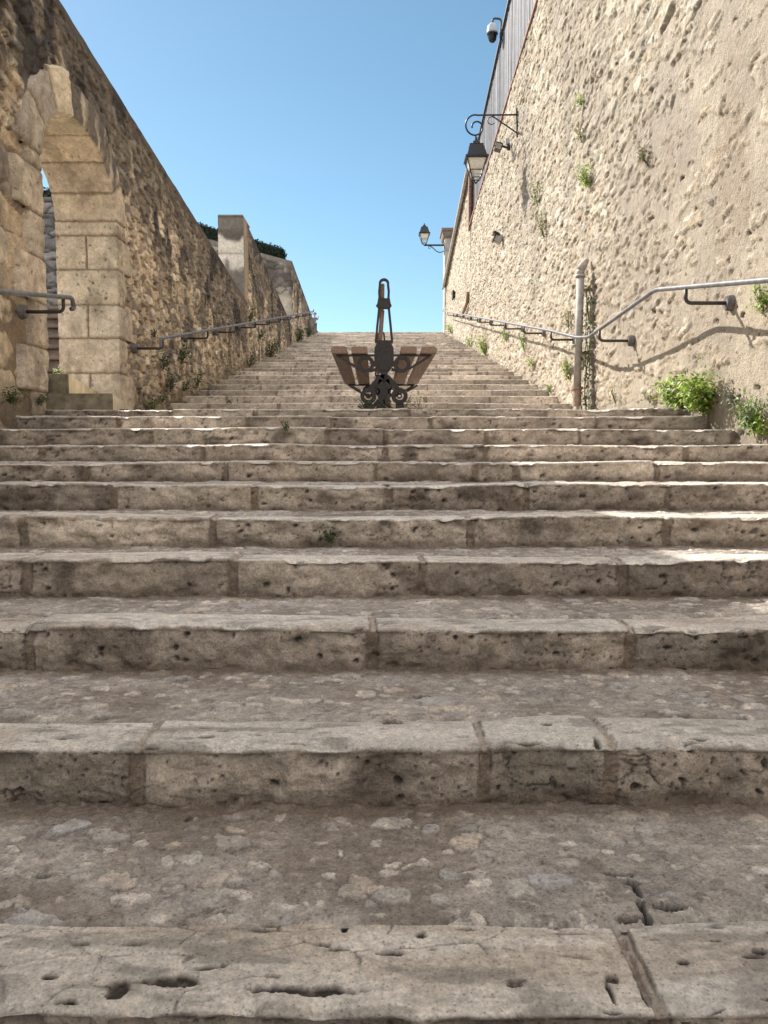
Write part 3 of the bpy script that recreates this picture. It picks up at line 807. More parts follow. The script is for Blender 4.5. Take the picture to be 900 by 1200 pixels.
line = [(XR + 0.30, y, rtop(y) + 0.012) for y in np.linspace(-4, YN - 0.02, 12)]
prism_along('brick_coping', line, 0.68, 0.05, M_BRICK, right1)
prism_along('coping_slab', [(p[0], p[1], p[2] + .053) for p in line], 0.62, 0.06, M_COPE, right1)

rs0, rs1 = on_wall(548, 216, XR), on_wall(522, 337, XR)
sls = (rs1.z - rs0.z) / (rs1.y - rs0.y)
YE = rs1.y
right2 = empty('rubble_wall', (XR, YN, 2.0))
tag(right2, 'far rubble wall on the right rising above the fence end to a sloping brown coping', 'wall')


def stop(y): return rs0.z + sls * (y - rs0.y)


wall_relief('masonry', right2, XR + 0.01, -1, yspace(YN + 0.03, YE, 0.0026), lambda y: ground_at(y) - 0.3, stop, 260, right_field, M_WALLR, 0.5)
prism_along('sloping_coping', [(XR + 0.22, y, stop(y) + 0.01) for y in np.linspace(YN + 0.0, YE + 0.05, 6)], 0.66, 0.14, M_COPE, right2)
prism_along('coping_lip', [(XR - 0.10, y, stop(y) - 0.06) for y in np.linspace(YN + 0.0, YE + 0.05, 6)], 0.07, 0.06, M_RENDER, right2)
bm = bmesh.new()                                       # brick end of the higher wall, courses of real bricks
z = rtop(YN) - 0.35; row = 0
while z < stop(YN) - 0.03:
    w = 0.44
    xs_ = [0, 0.11, 0.22, 0.33, 0.44] if row % 2 else [0, 0.22, 0.44]
    for a, b in zip(xs_[:-1], xs_[1:]):
        bmesh.ops.create_cube(bm, size=1, matrix=Matrix.Translation((XR + 0.045 + (a + b) / 2, YN - 0.0 - 0.02 * random.random(), z + 0.03)) @ Matrix.Diagonal((b - a - 0.01, 0.16, 0.052, 1)))
    z += 0.062; row += 1
obj('brick_end', bm, M_BRICKD, right2)
bm = bmesh.new()
z = rtop(YN) - 0.06
while z < stop(YN) - 0.05:
    bmesh.ops.create_cube(bm, size=1, matrix=Matrix.Translation((XR - 0.02, YN + 0.01, z + 0.03)) @ Matrix.Diagonal((0.06, 0.20 + 0.05 * random.random(), 0.055, 1)))
    z += 0.062
obj('brick_corner', bm, M_BRICK, right2)
# slit window
p = on_wall(532.5, 341, XR); p2 = on_wall(532.5, 350.5, XR)
bm = bmesh.new()
bmesh.ops.create_cube(bm, size=1, matrix=Matrix.Translation((XR - 0.045, p.y, (p.z + p2.z) / 2)) @ Matrix.Diagonal((0.05, 0.34, p.z - p2.z, 1)))
slit = obj('slit_window', bm, M_HOLE, right2)

# ------------------------------------------------------------------ small shape helpers


def tube(bm, pts, r, seg=10, cap=True, radii=None):
    pts = [Vector(p) for p in pts]
    n = len(pts)
    t0 = (pts[1] - pts[0]).normalized()
    up = Vector((0, 0, 1)) if abs(t0.z) < 0.9 else Vector((1, 0, 0))
    nrm = (up - t0 * up.dot(t0)).normalized()
    rings = []
    for i, p in enumerate(pts):
        t = (pts[min(i + 1, n - 1)] - pts[max(i - 1, 0)]).normalized()
        nrm = (nrm - t * nrm.dot(t)).normalized()
        b = t.cross(nrm)
        rr = radii[i] if radii else r
        rings.append([bm.verts.new(p + (nrm * math.cos(a) + b * math.sin(a)) * rr) for a in [2 * math.pi * k / seg for k in range(seg)]])
    for a, b in zip(rings[:-1], rings[1:]):
        for k in range(seg):
            bm.faces.new([a[k], a[(k + 1) % seg], b[(k + 1) % seg], b[k]])
    if cap:
        bm.faces.new(rings[0][::-1]); bm.faces.new(rings[-1])
    return bm


def rounded(pts, rad, n=5):
    """polyline with its corners rounded"""
    pts = [Vector(p) for p in pts]
    out = [pts[0]]
    for a, b, c in zip(pts[:-2], pts[1:-1], pts[2:]):
        u, v = (a - b), (c - b)
        d = min(rad, u.length * 0.45, v.length * 0.45)
        p, q_ = b + u.normalized() * d, b + v.normalized() * d
        for i in range(n + 1):
            t = i / n
            out.append(p * (1 - t) ** 2 + b * 2 * t * (1 - t) + q_ * t * t)
    out.append(pts[-1])
    return out


def box(bm, c, s, rot=None, bev=0.0):
    g = bmesh.ops.create_cube(bm, size=1, matrix=Matrix.Translation(c) @ (rot.to_4x4() if rot else Matrix()) @ Matrix.Diagonal((*s, 1)))
    if bev:
        es = list({e for v in g['verts'] for e in v.link_edges})
        bmesh.ops.bevel(bm, geom=es, offset=bev, segments=2, affect='EDGES')
    return bm


def disc(bm, c, axis, r, h, seg=18):
    a = Vector(axis).normalized()
    q_ = Vector((0, 0, 1)).rotation_difference(a).to_matrix().to_4x4()
    bmesh.ops.create_cone(bm, cap_ends=True, segments=seg, radius1=r, radius2=r * 0.86, depth=h, matrix=Matrix.Translation(c) @ q_)


# ------------------------------------------------------------------ handrails
def handrail(label, pts, brackets, xw, side, group, r=0.0165):
    root = empty('handrail', (xw, pts[0].y, ground_at(pts[0].y)))
    tag(root, label, 'handrail', group)
    bm = bmesh.new(); tube(bm, rounded(pts, 0.10, 6), r, 12)
    obj('rail', bm, M_METAL, root, smooth=True)
    ys = [p.y for p in pts]
    for by in brackets:
        if ys[0] < ys[-1]: zr = float(np.interp(by, ys, [p.z for p in pts]))
        xr = pts[0].x
        drop = 0.105
        bm = bmesh.new()
        tube(bm, rounded([(xr, by, zr - r * 0.8), (xr, by, zr - drop), (xw - side * 0.02, by, zr - drop)], 0.05, 6), 0.013, 8)
        b = obj('bracket', bm, M_BRACK, root, smooth=True)
        bm = bmesh.new(); disc(bm, (xw + side * 0.030, by, zr - drop), (side, 0, 0), 0.056, 0.05)
        bmesh.ops.bevel(bm, geom=bm.edges[:], offset=0.006, segments=2, affect='EDGES')
        obj('wall_plate', bm, M_PLATE, b, smooth=False)
    return root


xrr, xlr = XR - 0.32, XL + 0.32
A = on_wall(900, 328, xrr); B = on_wall(768, 339.5, xrr); C = on_wall(690, 395, xrr); Dm = on_wall(676, 395.5, xrr); E_ = on_wall(647, 388, xrr); G = on_wall(519.5, 364.5, xrr)
dd = (B - A) / (B.y - A.y)
start = A - dd * (A.y - 2.6)
br = [on_wall(px, 370, xrr).y for px in (803, 703, 646, 614, 592, 574)]
y = br[-1]
while y + 1.9 < G.y: y += 1.95; br.append(y)
br = [3.2] + br
handrail('long bent handrail on dark brackets along the sunlit right wall', [start, A, B, C, Dm, E_, G, G + Vector((0, .10, 0.0)), G + Vector((0, .12, .09))], br, XR, -1, 'handrails on the stair walls')
A = on_wall(189, 397, xlr); B = on_wall(367, 365, xlr)
br = [on_wall(px, 390, xlr).y for px in (190.5, 243.5, 276, 300, 316, 329)]
y = br[-1]
while y + 1.8 < B.y: y += 1.9; br.append(y)
handrail('straight handrail climbing beside the upper flight on the left wall', [A + Vector((0, -.02, -.09)), A + Vector((0, -.015, 0)), B, B + Vector((0, .12, 0)), B + Vector((0, .14, .09))], br, XL, 1, 'handrails on the stair walls')
A = on_wall(0, 342, xlr); B = on_wall(74, 348, xlr)
dd = (B - A) / (B.y - A.y)
B2 = B + dd * 0.16
handrail('short handrail ending in a down-turned hook just before the arched doorway', [B - dd * 3.2, A, B2, B2 + Vector((0, .03, -.075)), B2 + Vector((0, -.02, -.085))], [B.y - 3.0, B.y - 0.9 * 1.7, B.y + 0.0], XL, 1, 'handrails on the stair walls')

# ------------------------------------------------------------------ double bench
YB = 6.30
BZ = at_depth(450, 475.3, YB).z - 0.02
K = YB / F / 5.625 * 1.0
YAW = -0.012
LB = 2.72


def b2(zx, zy, depth=0.0):
    """bench end-frame template units to world"""
    return Vector(((zx - 450) * K + depth * YAW, YB + depth, at_depth(450, 310 + zy / 5.625, YB).z))


def plate(bm, pts, depth, th):
    a = [bm.verts.new(b2(x, y, depth)) for x, y in pts]; b = [bm.verts.new(b2(x, y, depth + th)) for x, y in pts]
    n = len(pts)
    bm.faces.new(a); bm.faces.new(b[::-1])
    for i in range(n): bm.faces.new([a[i], b[i], b[(i + 1) % n], a[(i + 1) % n]])


def ribbon(bm, pts, w, depth, th, closed=False):
    """flat iron bar of width w following a path in the template"""
    n = len(pts); L, R = [], []
    for i in range(n):
        p0 = pts[(i - 1) % n] if (closed or i > 0) else pts[i]; p1 = pts[(i + 1) % n] if (closed or i < n - 1) else pts[i]
        dx, dy = p1[0] - p0[0], p1[1] - p0[1]; l = math.hypot(dx, dy) or 1
        ww = w[i] if isinstance(w, (list, tuple)) else w
        L.append((pts[i][0] - dy / l * ww / 2, pts[i][1] + dx / l * ww / 2)); R.append((pts[i][0] + dy / l * ww / 2, pts[i][1] - dx / l * ww / 2))
    V = [[bm.verts.new(b2(*q_, depth + dz)) for q_ in lst] for lst in (L, R) for dz in (0, th)]
    l0, l1, r0, r1 = V
    m = n if closed else n - 1
    for i in range(m):
        j = (i + 1) % n
        bm.faces.new([l0[i], l0[j], r0[j], r0[i]]); bm.faces.new([l1[i], r1[i], r1[j], l1[j]])
        bm.faces.new([l0[i], l1[i], l1[j], l0[j]]); bm.faces.new([r0[i], r0[j], r1[j], r1[i]])
    if not closed:
        bm.faces.new([l0[0], r0[0], r1[0], l1[0]]); bm.faces.new([l0[-1], l1[-1], r1[-1], r0[-1]])


def circ(cx, cy, r, a0=0, a1=360, n=26):
    return [(cx + r * math.cos(math.radians(a0 + (a1 - a0) * i / n)), cy - r * math.sin(math.radians(a0 + (a1 - a0) * i / n))) for i in range(n + (0 if a1 - a0 == 360 else 1))]


bench = empty('double_bench', (0, YB, BZ))
tag(bench, 'double-sided park bench with dark iron end frames and brown boards on the landing', 'bench')


def end_frame(depth, parent, full=True):
    th = 0.032
    fr = empty('end_frame', (0, YB + depth, BZ), None); fr.parent = parent; fr.location = Vector((0, depth, 0))
    bm = bmesh.new()   # spire: rounded loop, collar, A-shaped legs
    left = [(397, 506), (407, 400), (418, 292), (422, 240), (419, 175), (424, 128)]
    ribbon(bm, left + circ(450, 124, 27, 170, 10, 14) + [(900 - x, y) for x, y in left[::-1]], 15, depth, th)
    plate(bm, [(412, 222), (488, 222), (494, 258), (500, 270), (490, 284), (478, 290), (422, 290), (410, 284), (398, 270), (406, 258)], depth - 0.004, th + 0.008)
    ribbon(bm, [(392, 508), (508, 508)], 18, depth - 0.003, th + 0.006)
    o = obj('spire', bm, M_IRON, fr)
    bm = bmesh.new()   # shield
    plate(bm, [(405, 515), (495, 515), (512, 548), (514, 625), (508, 665), (488, 700), (462, 726), (438, 726), (412, 700), (392, 665), (386, 625), (388, 548)], depth - 0.002, th)
    plate(bm, [(420, 548), (480, 548), (498, 578), (500, 625), (492, 668), (470, 698), (430, 698), (408, 668), (400, 625), (402, 578)], depth - 0.010, 0.02)
    obj('shield', bm, M_IRON, fr)
    for s in (-1, 1):
        f = lambda lst: [(450 + s * (x - 450), y) for x, y in lst]
        bm = bmesh.new()   # seat arm: top bar, ring and brace
        ribbon(bm, f([(500, 598), (760, 598)]), 13, depth, th)
        ribbon(bm, f(circ(568, 656, 44)), 24, depth - 0.003, th + 0.006, True)
        ribbon(bm, f([(540, 690), (575, 702), (610, 688), (690, 640), (745, 604)]), 15, depth, th)
        ribbon(bm, f([(500, 660), (535, 640)]), 30, depth, th); ribbon(bm, f([(498, 690), (545, 700)]), 20, depth + .002, th - .004)
        obj('seat_arm', bm, M_IRON, fr)
        bm = bmesh.new()   # splayed leg with its scroll foot
        ribbon(bm, f([(438, 722), (480, 755), (515, 790), (540, 822)]), [44, 40, 36, 30], depth, th)
        ribbon(bm, f(circ(552, 866, 40)), 27, depth - 0.003, th + 0.006, True)
        ribbon(bm, f(circ(552, 866, 13)), 9, depth, th, True)
        ribbon(bm, f(circ(499, 838, 19)), 9, depth, th, True)
        ribbon(bm, f(circ(470, 905, 20)), 12, depth + .002, th - .004, True)
        ribbon(bm, f([(462, 760), (486, 815), (478, 880), (462, 925)]), [40, 26, 22, 20], depth, th)
        plate(bm, f([(532, 895), (575, 895), (584, 948), (524, 948)])[::(1 if s > 0 else -1)], depth + 0.003, th - 0.006)
        ribbon(bm, f([(600, 836), (668, 796)]), 12, depth, th)
        obj('scroll_leg', bm, M_IRON, fr)
    bm = bmesh.new()
    plate(bm, [(425, 790), (475, 790), (492, 830), (480, 882), (450, 900), (420, 882), (408, 830)], depth + 0.004, th - 0.008)
    ribbon(bm, circ(463, 741, 9), 8, depth - 0.006, th, True)
    obj('foot_plate', bm, M_IRON, fr)
    return fr


end_frame(0, bench); end_frame(LB - 0.06, bench)


def board(name, corners0, corners1, parent, mat=M_WOOD, bev=0.006):
    bm = bmesh.new()
    a = [bm.verts.new(p) for p in corners0]; b = [bm.verts.new(p) for p in corners1]
    n = len(a)
    bm.faces.new(a); bm.faces.new(b[::-1])
    for i in range(n): bm.faces.new([a[i], b[i], b[(i + 1) % n], a[(i + 1) % n]])
    bmesh.ops.recalc_face_normals(bm, faces=bm.faces)
    bmesh.ops.bevel(bm, geom=bm.edges[:], offset=bev, segments=2, affect='EDGES')
    return obj(name, bm, mat, parent)


for s in (-1, 1):
    for (x0, x1, rise) in ((556, 663, 0), (688, 798, 0)):
        prof = [(x0, 590), (x0 + 4, 546), (x0 + 10, 543), (x1 - 8 if x1 < 700 else x1 - 22, 541), (x1, 551 if x1 < 700 else 560), (x1 - 2 if x1 < 700 else x1 - 10, 590)]
        prof = [(450 + s * (x - 450), y) for x, y in prof]
        board('seat_board', [b2(x, y, -0.03) for x, y in prof], [b2(x, y, LB) for x, y in prof], bench)
for (y0, y1, xa_, xb_) in ((292, 498, 441, 421), (118, 217, 441, 438)):
    prof = [(xa_ - 13, y0), (xa_ + 13, y0), (xb_ + 15, y1), (xb_ - 13, y1)]
    board('back_board', [b2(x, y, 0.036) for x, y in prof], [b2(x, y, LB - 0.07) for x, y in prof], bench)

# ------------------------------------------------------------------ doorway steps and the garden stairs behind
thr = empty('doorway_steps', (XL, 6.0, 0.35))
tag(thr, 'two pale concrete steps skewed into the arched doorway', 'steps')
c1 = at_depth(132, 461, 5.99); c2 = at_depth(80, 438, 6.06)
dirn = Vector((-0.24, 1, 0))
M_SHADE_MOSS = plain('shaded_mossy_concrete', (0.19, 0.165, 0.115), 0.95, 0, 0.6, 9, 0.5)  # for the front faces: their shade put into the colour along with moss
M_CONC = plain('pale_concrete', (0.58, 0.50, 0.36), 0.85, 0, 0.3, 9, 0.4)
for c, zb in ((c1, 0.30), (c2, 0.40)):
    e = c + dirn * 1.60
    inner = -3.3
    bm = bmesh.new()
    pts = [(c.x, c.y), (e.x, min(e.y, yb_ - 0.015)), (inner, min(e.y, yb_ - 0.015)), (inner, c.y if c is c2 else c.y)]
    if c is c1: pts = [(c.x, c.y), (c.x + (XL + .06 - c.x), c.y + (c.x - XL - .06) / 0.24), (inner, c.y + (c.x - XL) / 0.24), (inner, c.y)]
    a = [bm.verts.new((x, y, zb)) for x, y in pts]; b = [bm.verts.new((x, y, c.z)) for x, y in pts]
    bm.faces.new(a[::-1]); bm.faces.new(b)
    for i in range(4): bm.faces.new([a[i], a[(i + 1) % 4], b[(i + 1) % 4], b[i]])
    bmesh.ops.recalc_face_normals(bm, faces=bm.faces)
    bmesh.ops.bevel(bm, geom=bm.edges[:], offset=0.007, segments=2, affect='EDGES')
    o = obj('step', bm, M_CONC, thr)
    o.data.materials.append(M_SHADE_MOSS)
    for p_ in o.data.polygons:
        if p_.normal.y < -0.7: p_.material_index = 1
gs = empty('garden_stairs', (-4.5, 8.1, 0.62))
tag(gs, 'narrow stone steps in shade seen through the arched doorway', 'steps')
for i in range(8):
    bm = bmesh.new(); box(bm, (-4.6, 8.2 + 0.29 * i + 0.2, 0.62 + 0.165 * i + 0.0), (2.9, 0.40, 0.22), None, 0.006); box(bm, (-4.6, 8.2 + 0.29 * i + 0.17, 0.62 + 0.165 * i + 0.138), (2.9, 0.44, 0.05), None, 0.010)
    obj('step', bm, M_COPE, gs)
iw = empty('garden_wall', (-5.5, 10.4, 1.9))
tag(iw, 'dark grey rubble wall glimpsed through the arched doorway behind the narrow steps', 'wall')
iz = at_depth(60, 232, 10.4).z
Xg, Zg = np.meshgrid(np.linspace(-9, XL - .6, 260), np.linspace(0.6, iz, 150), indexing='ij')
f1, e1, i1, j1 = rubble(Xg, Zg, 631, 0.24, 0.10)
tint = mixc(np.array([.10, .095, .09]) + 0 * Xg[..., None], pal(i1, [(.20, .19, .185), (.28, .265, .25), (.15, .145, .14), (.33, .31, .285)]), sst(0.04, .18, e1))
grid_mesh('masonry', np.stack([Xg, 10.4 - 0.05 * sst(0.03, .2, e1) * (.4 + .6 * j1), Zg], -1), tint, .9 + 0 * Xg, M_WALLL, iw)
bm = bmesh.new(); box(bm, ((-9 + XL - .6) / 2, 10.65, (0.6 + iz) / 2 - .01), (9 + XL - .6, 0.44, iz - 0.62)); obj('wall_core', bm, M_RENDER, iw)

# ------------------------------------------------------------------ foliage


def leaves_mesh(name, centers, normals, size, cols, mat, parent=None, origin=None, aspect=0.55, seed=0):
    rng = np.random.default_rng(seed)
    n = len(centers)
    C = np.array(centers, float); N = np.array(normals, float) + rng.normal(0, 0.55, (n, 3))
    N /= np.linalg.norm(N, axis=1)[:, None] + 1e-9
    R = rng.normal(0, 1, (n, 3)); R[:, 2] += 0.5
    U = R - N * (R * N).sum(1)[:, None]; U /= np.linalg.norm(U, axis=1)[:, None] + 1e-9
    W = np.cross(N, U)
    sz = (size * (0.6 + 0.8 * rng.random(n)))[:, None]
    base = C - U * sz * .5; tip = C + U * sz * .5 - N * sz * 0.12
    l1 = C + W * sz * aspect * .5 + N * sz * 0.06 - U * sz * .06; l2 = C - W * sz * aspect * .5 + N * sz * 0.06 - U * sz * .06
    V = np.stack([base, l1, tip, l2], 1).reshape(-1, 3)
    me = bpy.data.meshes.new(name)
    me.vertices.add(len(V)); me.vertices.foreach_set('co', V.astype(np.float32).ravel())
    tri = np.arange(n)[:, None] * 4 + np.array([[0, 1, 2, 0, 2, 3]])
    me.loops.add(tri.size); me.loops.foreach_set('vertex_index', tri.astype(np.int32).ravel())
    me.polygons.add(n * 2); me.polygons.foreach_set('loop_start', np.arange(0, n * 6, 3, dtype=np.int32))
    me.update(calc_edges=True)
    cols = np.array(cols); c = cols[rng.integers(0, len(cols), n)] * (0.7 + 0.6 * rng.random((n, 1)))
    a = me.attributes.new('tint', 'FLOAT_COLOR', 'POINT')
    a.data.foreach_set('color', np.concatenate([np.repeat(c, 4, 0), np.ones((n * 4, 1))], 1).astype(np.float32).ravel())
    return link(name, me, mat, parent, origin)


FRESH = [(.24, .22, .09), (.21, .35, .04), (.30, .43, .06), (.13, .24, .03), (.36, .46, .09)]
DARK = [(.045, .085, .025), (.06, .11, .03), (.035, .065, .022), (.085, .12, .045)]
DRY = [(.26, .24, .10), (.20, .21, .07), (.30, .27, .14), (.15, .18, .05)]
GREY = [(.10, .125, .085), (.14, .16, .11), (.075, .095, .06)]
CEDAR = [(.012, .030, .012), (.018, .04, .016), (.010, .022, .010)]


def plant(name, label, cat, base, out, w, h, n, leaf, cols, group=None, droop=0.0, stems=7, seed=1):
    """a small plant: stems fan out from the base, leaves sit along them"""
    rng = random.Random(seed)
    root = empty(name, base)
    tag(root, label, cat, group)
    out = Vector(out)
    C, N = [], []
    bm = bmesh.new()
    side = out.cross(Vector((0, 0, 1)))
    if side.length < 0.1: side = Vector((1, 0, 0)); out2 = Vector((0, 1, 0))
    else: out2 = out
    side.normalize()
    for s in range(stems):
        a = rng.uniform(-1, 1); b = rng.uniform(0.05, 1.0); hh = h * rng.uniform(0.55, 1.0)
        if out.z > 0.5: b = rng.uniform(-1, 1)
        tipv = side * (a * w * .5) + out2 * (b * w * .45) + Vector((0, 0, hh * (1 - 1.6 * droop)))
        mid = tipv * 0.5 + Vector((0, 0, hh * 0.12)) + out2 * (0.05 * w)
        pts = []
        for i in range(6):
            t = i / 5
            pts.append(Vector(base) + mid * (2 * t * (1 - t)) + tipv * (t * t))
        tube(bm, pts, 0.0025, 4, True, [0.0016 + 0.0035 * h * (1 - i / 6) for i in range(6)])
        m = max(2, n // stems)
        for i in range(m):
            t = 0.15 + 0.85 * (i + rng.random()) / m
            p = Vector(base) + mid * (2 * t * (1 - t)) + tipv * (t * t)
            j = Vector((rng.gauss(0, 1), rng.gauss(0, 1), rng.gauss(0, 1))) * (leaf * 0.6 + 0.085 * min(w, h * 1.2) * (0.35 + 0.65 * t))
            p = p + j
            C.append(p); N.append((Vector((0, 0, .8)) + out2 * .5 + j.normalized() * .5))
    obj('stems', bm, M_STEM, root)
    leaves_mesh('foliage', C, N, leaf, cols, M_LEAF, root, seed=seed)
    return root


def wall_plant(label, px, py, wpx, hpx, X, cols, n=60, leaf=None, name='wall_plant', cat='plant', group=None, droop=0.0, seed=1, stems=7):
    side = 1 if X < 0 else -1
    b = on_wall(px, py + hpx * 0.5, X + side * 0.02)
    sc = b.y / F
    w = wpx * sc * (1.15 if wpx > 20 else 1.6); h = hpx * sc
    return plant(name, label, cat, b, (side, 0, 0), max(w, .05), h, n, leaf or max(0.018, 0.22 * min(w, h)), cols, group, droop, stems, seed)


RW = 'weeds growing on the right wall'
LW = 'weeds growing on the left wall'
wp = [
    ('biggest bright green bush at the foot of the right wall beside the landing', 828, 462, 66, 38, XR, FRESH, 620, 0.046, 'leafy_bush'),
    ('smaller bright bush against the left side of the biggest bush by the right wall', 797, 459, 42, 34, XR, FRESH, 330, 0.046, 'leafy_bush'),
    ('leafy sprig between the big green bush and the right frame edge', 861, 463, 22, 26, XR, GREY, 60, 0.030, 'leafy_sprig'),
    ('loose shrub with small leaves at the right end of the lower steps', 884, 484, 42, 46, XR, [(.12, .20, .04), (.16, .25, .06), (.09, .14, .04)], 260, 0.034, 'leafy_bush'),
    ('low bright weed at the right frame edge below the loose shrub', 893, 500, 26, 22, XR, FRESH, 90, 0.034, 'weed'),
    ('rounded green plant on the right wall just under the bent handrail', 896, 350, 20, 34, XR, FRESH, 130, 0.030, 'wall_plant'),
    ('thin dry sprig against the right wall between the downpipe and the bush', 722, 462, 14, 26, XR, DRY, 46, 0.024, 'dry_sprig'),
    ('small dry weed on the landing just left of the bushes by the right wall', 762, 464, 16, 16, XR, DRY, 46, 0.024, 'weed'),
    ('green tuft at the foot of the downpipe on its left', 667, 432, 13, 28, XR, FRESH, 120, 0.036, 'wall_plant'),
    ('yellowish growth on the wall left of the downpipe above the handrail', 667, 374, 10, 26, XR, DRY, 70, 0.034, 'wall_plant'),
    ('green weed at the end of the first upper steps under the right handrail', 645, 455, 10, 10, XR, FRESH, 60, 0.030, 'weed'),
    ('rounded weed on the wall foot at mid flight below the right handrail', 625, 424, 10, 14, XR, FRESH, 70, 0.036, 'weed'),
    ('trailing weed under the right handrail third clump up from the downpipe', 615, 400, 10, 26, XR, FRESH, 80, 0.042, 'weed'),
    ('weed hanging under the right handrail fourth clump up from the downpipe', 594, 394, 9, 16, XR, FRESH, 60, 0.045, 'weed'),
    ('largest green clump at the foot of the right wall on the upper flight', 569, 405, 15, 24, XR, FRESH, 160, 0.060, 'weed'),
    ('small green clump left of the largest clump at the foot of the right wall', 552, 400, 8, 12, XR, FRESH, 70, 0.055, 'weed'),
    ('farthest green clump at the head of the stairs by the right wall', 529, 385, 9, 11, XR, FRESH, 80, 0.075, 'weed'),
    ('green plant high on the right wall, the larger of the bright tufts there', 690, 207, 17, 26, XR, FRESH, 130, 0.040, 'wall_plant'),
    ('small bright tuft on the right wall highest of all, near the fence', 682, 117, 8, 13, XR, FRESH, 50, 0.036, 'wall_plant'),
    ('dry brown tuft on the right wall between two green tufts in one line', 682, 158, 10, 18, XR, DRY, 60, 0.036, 'wall_plant'),
    ('faint green tuft on the right wall alone to the right of the green tufts', 757, 180, 14, 24, XR, DRY, 70, 0.030, 'wall_plant'),
    ('green and brown tuft on the right wall below the floodlight', 630, 228, 13, 26, XR, [(.16, .2, .04), (.25, .24, .08)], 90, 0.042, 'wall_plant'),
    ('straggling dry plant hanging on the right wall under the green and brown tuft', 638, 262, 16, 40, XR, DRY, 110, 0.040, 'wall_plant'),
    ('grey green leafy clump on the left wall below the start of the handrail', 191, 421, 13, 26, XL, GREY, 150, 0.034, 'wall_plant'),
    ('dark green clump on the left wall right of the grey green clump', 212, 415, 15, 26, XL, DARK, 140, 0.038, 'wall_plant'),
    ('dark tuft on the left wall low down under the grey green clump', 199, 449, 11, 20, XL, DARK, 90, 0.034, 'wall_plant'),
    ('small dark tuft right of the low dark tuft on the left wall', 215, 452, 11, 16, XL, DARK, 70, 0.032, 'wall_plant'),
    ('dark tuft on the left wall beside the first upper step', 230, 446, 9, 20, XL, DARK, 70, 0.034, 'wall_plant'),
    ('green weed at the corner where the left wall meets the landing beside the doorway', 177, 473, 13, 14, XL, FRESH[:3] + DARK, 90, 0.030, 'weed'),
    ('small round weed above the landing corner weed on the left wall', 190, 466, 8, 10, XL, DARK, 40, 0.028, 'weed'),
    ('tiny dark tuft on the left wall above the start of the handrail', 180, 391, 6, 9, XL, DARK, 36, 0.026, 'weed'),
    ('spreading dark clump at the left wall foot halfway up the upper flight', 315, 408, 17, 24, XL, DARK, 190, 0.055, 'weed'),
    ('dark clump left of the spreading clump at the left wall foot', 292, 422, 13, 18, XL, DARK, 120, 0.045, 'weed'),
    ('small dark tuft just below the left handrail above the spreading clump', 305, 392, 9, 12, XL, DARK, 80, 0.048, 'weed'),
    ('tall dark green clump by the wall near the head of the stairs on the left', 349, 391, 13, 17, XL, DARK, 150, 0.07, 'weed'),
    ('last dark clump on the left below the standing person', 361, 388, 10, 11, XL, DARK, 90, 0.075, 'weed'),
    ('dark plant hanging at the foot of the middle left wall above the handrail', 293, 367, 8, 26, XL, DARK, 110, 0.045, 'wall_plant'),
    ('pale strappy plant in the near corner of the arched doorway', 66, 441, 12, 18, XL, [(.30, .36, .18), (.16, .22, .06), (.10, .16, .04)], 60, 0.034, 'wall_plant'),
    ('dark tuft low on the left wall at the left frame edge', 12, 466, 22, 16, XL, DARK, 130, 0.024, 'weed'),
    ('dark weed low on the left wall between the frame edge tuft and the doorway steps', 44, 468, 16, 14, XL, DARK, 90, 0.022, 'weed'),
    ('green weed in the angle of the doorway steps and the near wall', 65, 470, 9, 20, XL, DARK + FRESH[:1], 80, 0.024, 'weed'),
]
for i, (lab, px, py, w, h, X, cols, n, leaf, nm) in enumerate(wp):
    wall_plant(lab, px, py, w, h, X, cols, int(n * 2.0), leaf * 0.8, nm, {'leafy_bush': 'bush', 'weed': 'weed'}.get(nm, 'plant'), RW if X > 0 else LW, seed=40 + i, stems=16 if n > 150 else 7)

# climber behind the downpipe
pp = on_wall(694, 400, XR)
root = empty('climbing_ivy', (XR - 0.05, pp.y, 0.5)); tag(root, 'dark climbing plant running up the wall behind the downpipe', 'climber')
rng = np.random.default_rng(5)
C, N = [], []
for i in range(280):
    t = rng.random()
    z = 0.48 + 1.45 * t
    C.append((XR - 0.02 - 0.10 * rng.random(), pp.y - 0.05 + rng.normal(0, 0.10) * (1.1 - .5 * t), z)); N.append((-1, -0.3, .3))
leaves_mesh('foliage', C, N, 0.045, DARK + DARK + GREY[:1] + [(.10, .07, .045)], M_LEAF, root, seed=6)
bm = bmesh.new()
for i in range(4):
    tube(bm, [(XR - 0.05, pp.y + 0.1 * math.sin(i * 2 + k * .9), 0.45 + 1.4 * k / 9) for k in range(10)], 0.005, 5)
obj('stems', bm, M_STEM, root)

# low weeds round the bench feet and on the risers
rng = random.Random(3)
for i, (px, lab) in enumerate(((428, 'low weed under the left scroll foot of the bench'), (450, 'low weed between the scroll feet of the bench'), (474, 'low weed under the right scroll foot of the bench'), (491, 'pale dry weed right of the bench feet'))):
    b = at_depth(px, 478.8, YB - 0.10)
    plant('weed', lab, 'weed', (b.x, b.y, b.z - 0.01), (0, -0.2, 1), 0.24, 0.030, 130, 0.018, DARK if i < 3 else DRY, 'weeds round the bench feet', seed=90 + i, stems=14)
for i, (px, k, lab) in enumerate(((388, 4, 'dark green weed rooted in the face of a shaded lower step'), (335, 8, 'small dark weed on the edge of a step below the bench'), (271, 20, 'dark weed on the first upper step left of the bench'))):
    yk = D[k] if k < 11 else UP0
    zc = (Z[k - 1] + 0.02) if k == 4 else (Z[k] - .01 if k < 11 else UPZ0 + UR)
    b = at_depth(px, 600, yk)
    plant('weed', lab, 'weed', (b.x, yk - 0.008, zc), (0, -1, 0), 0.07, 0.05, 50, 0.02, DARK + FRESH[:1], 'weeds on the steps', seed=120 + i)


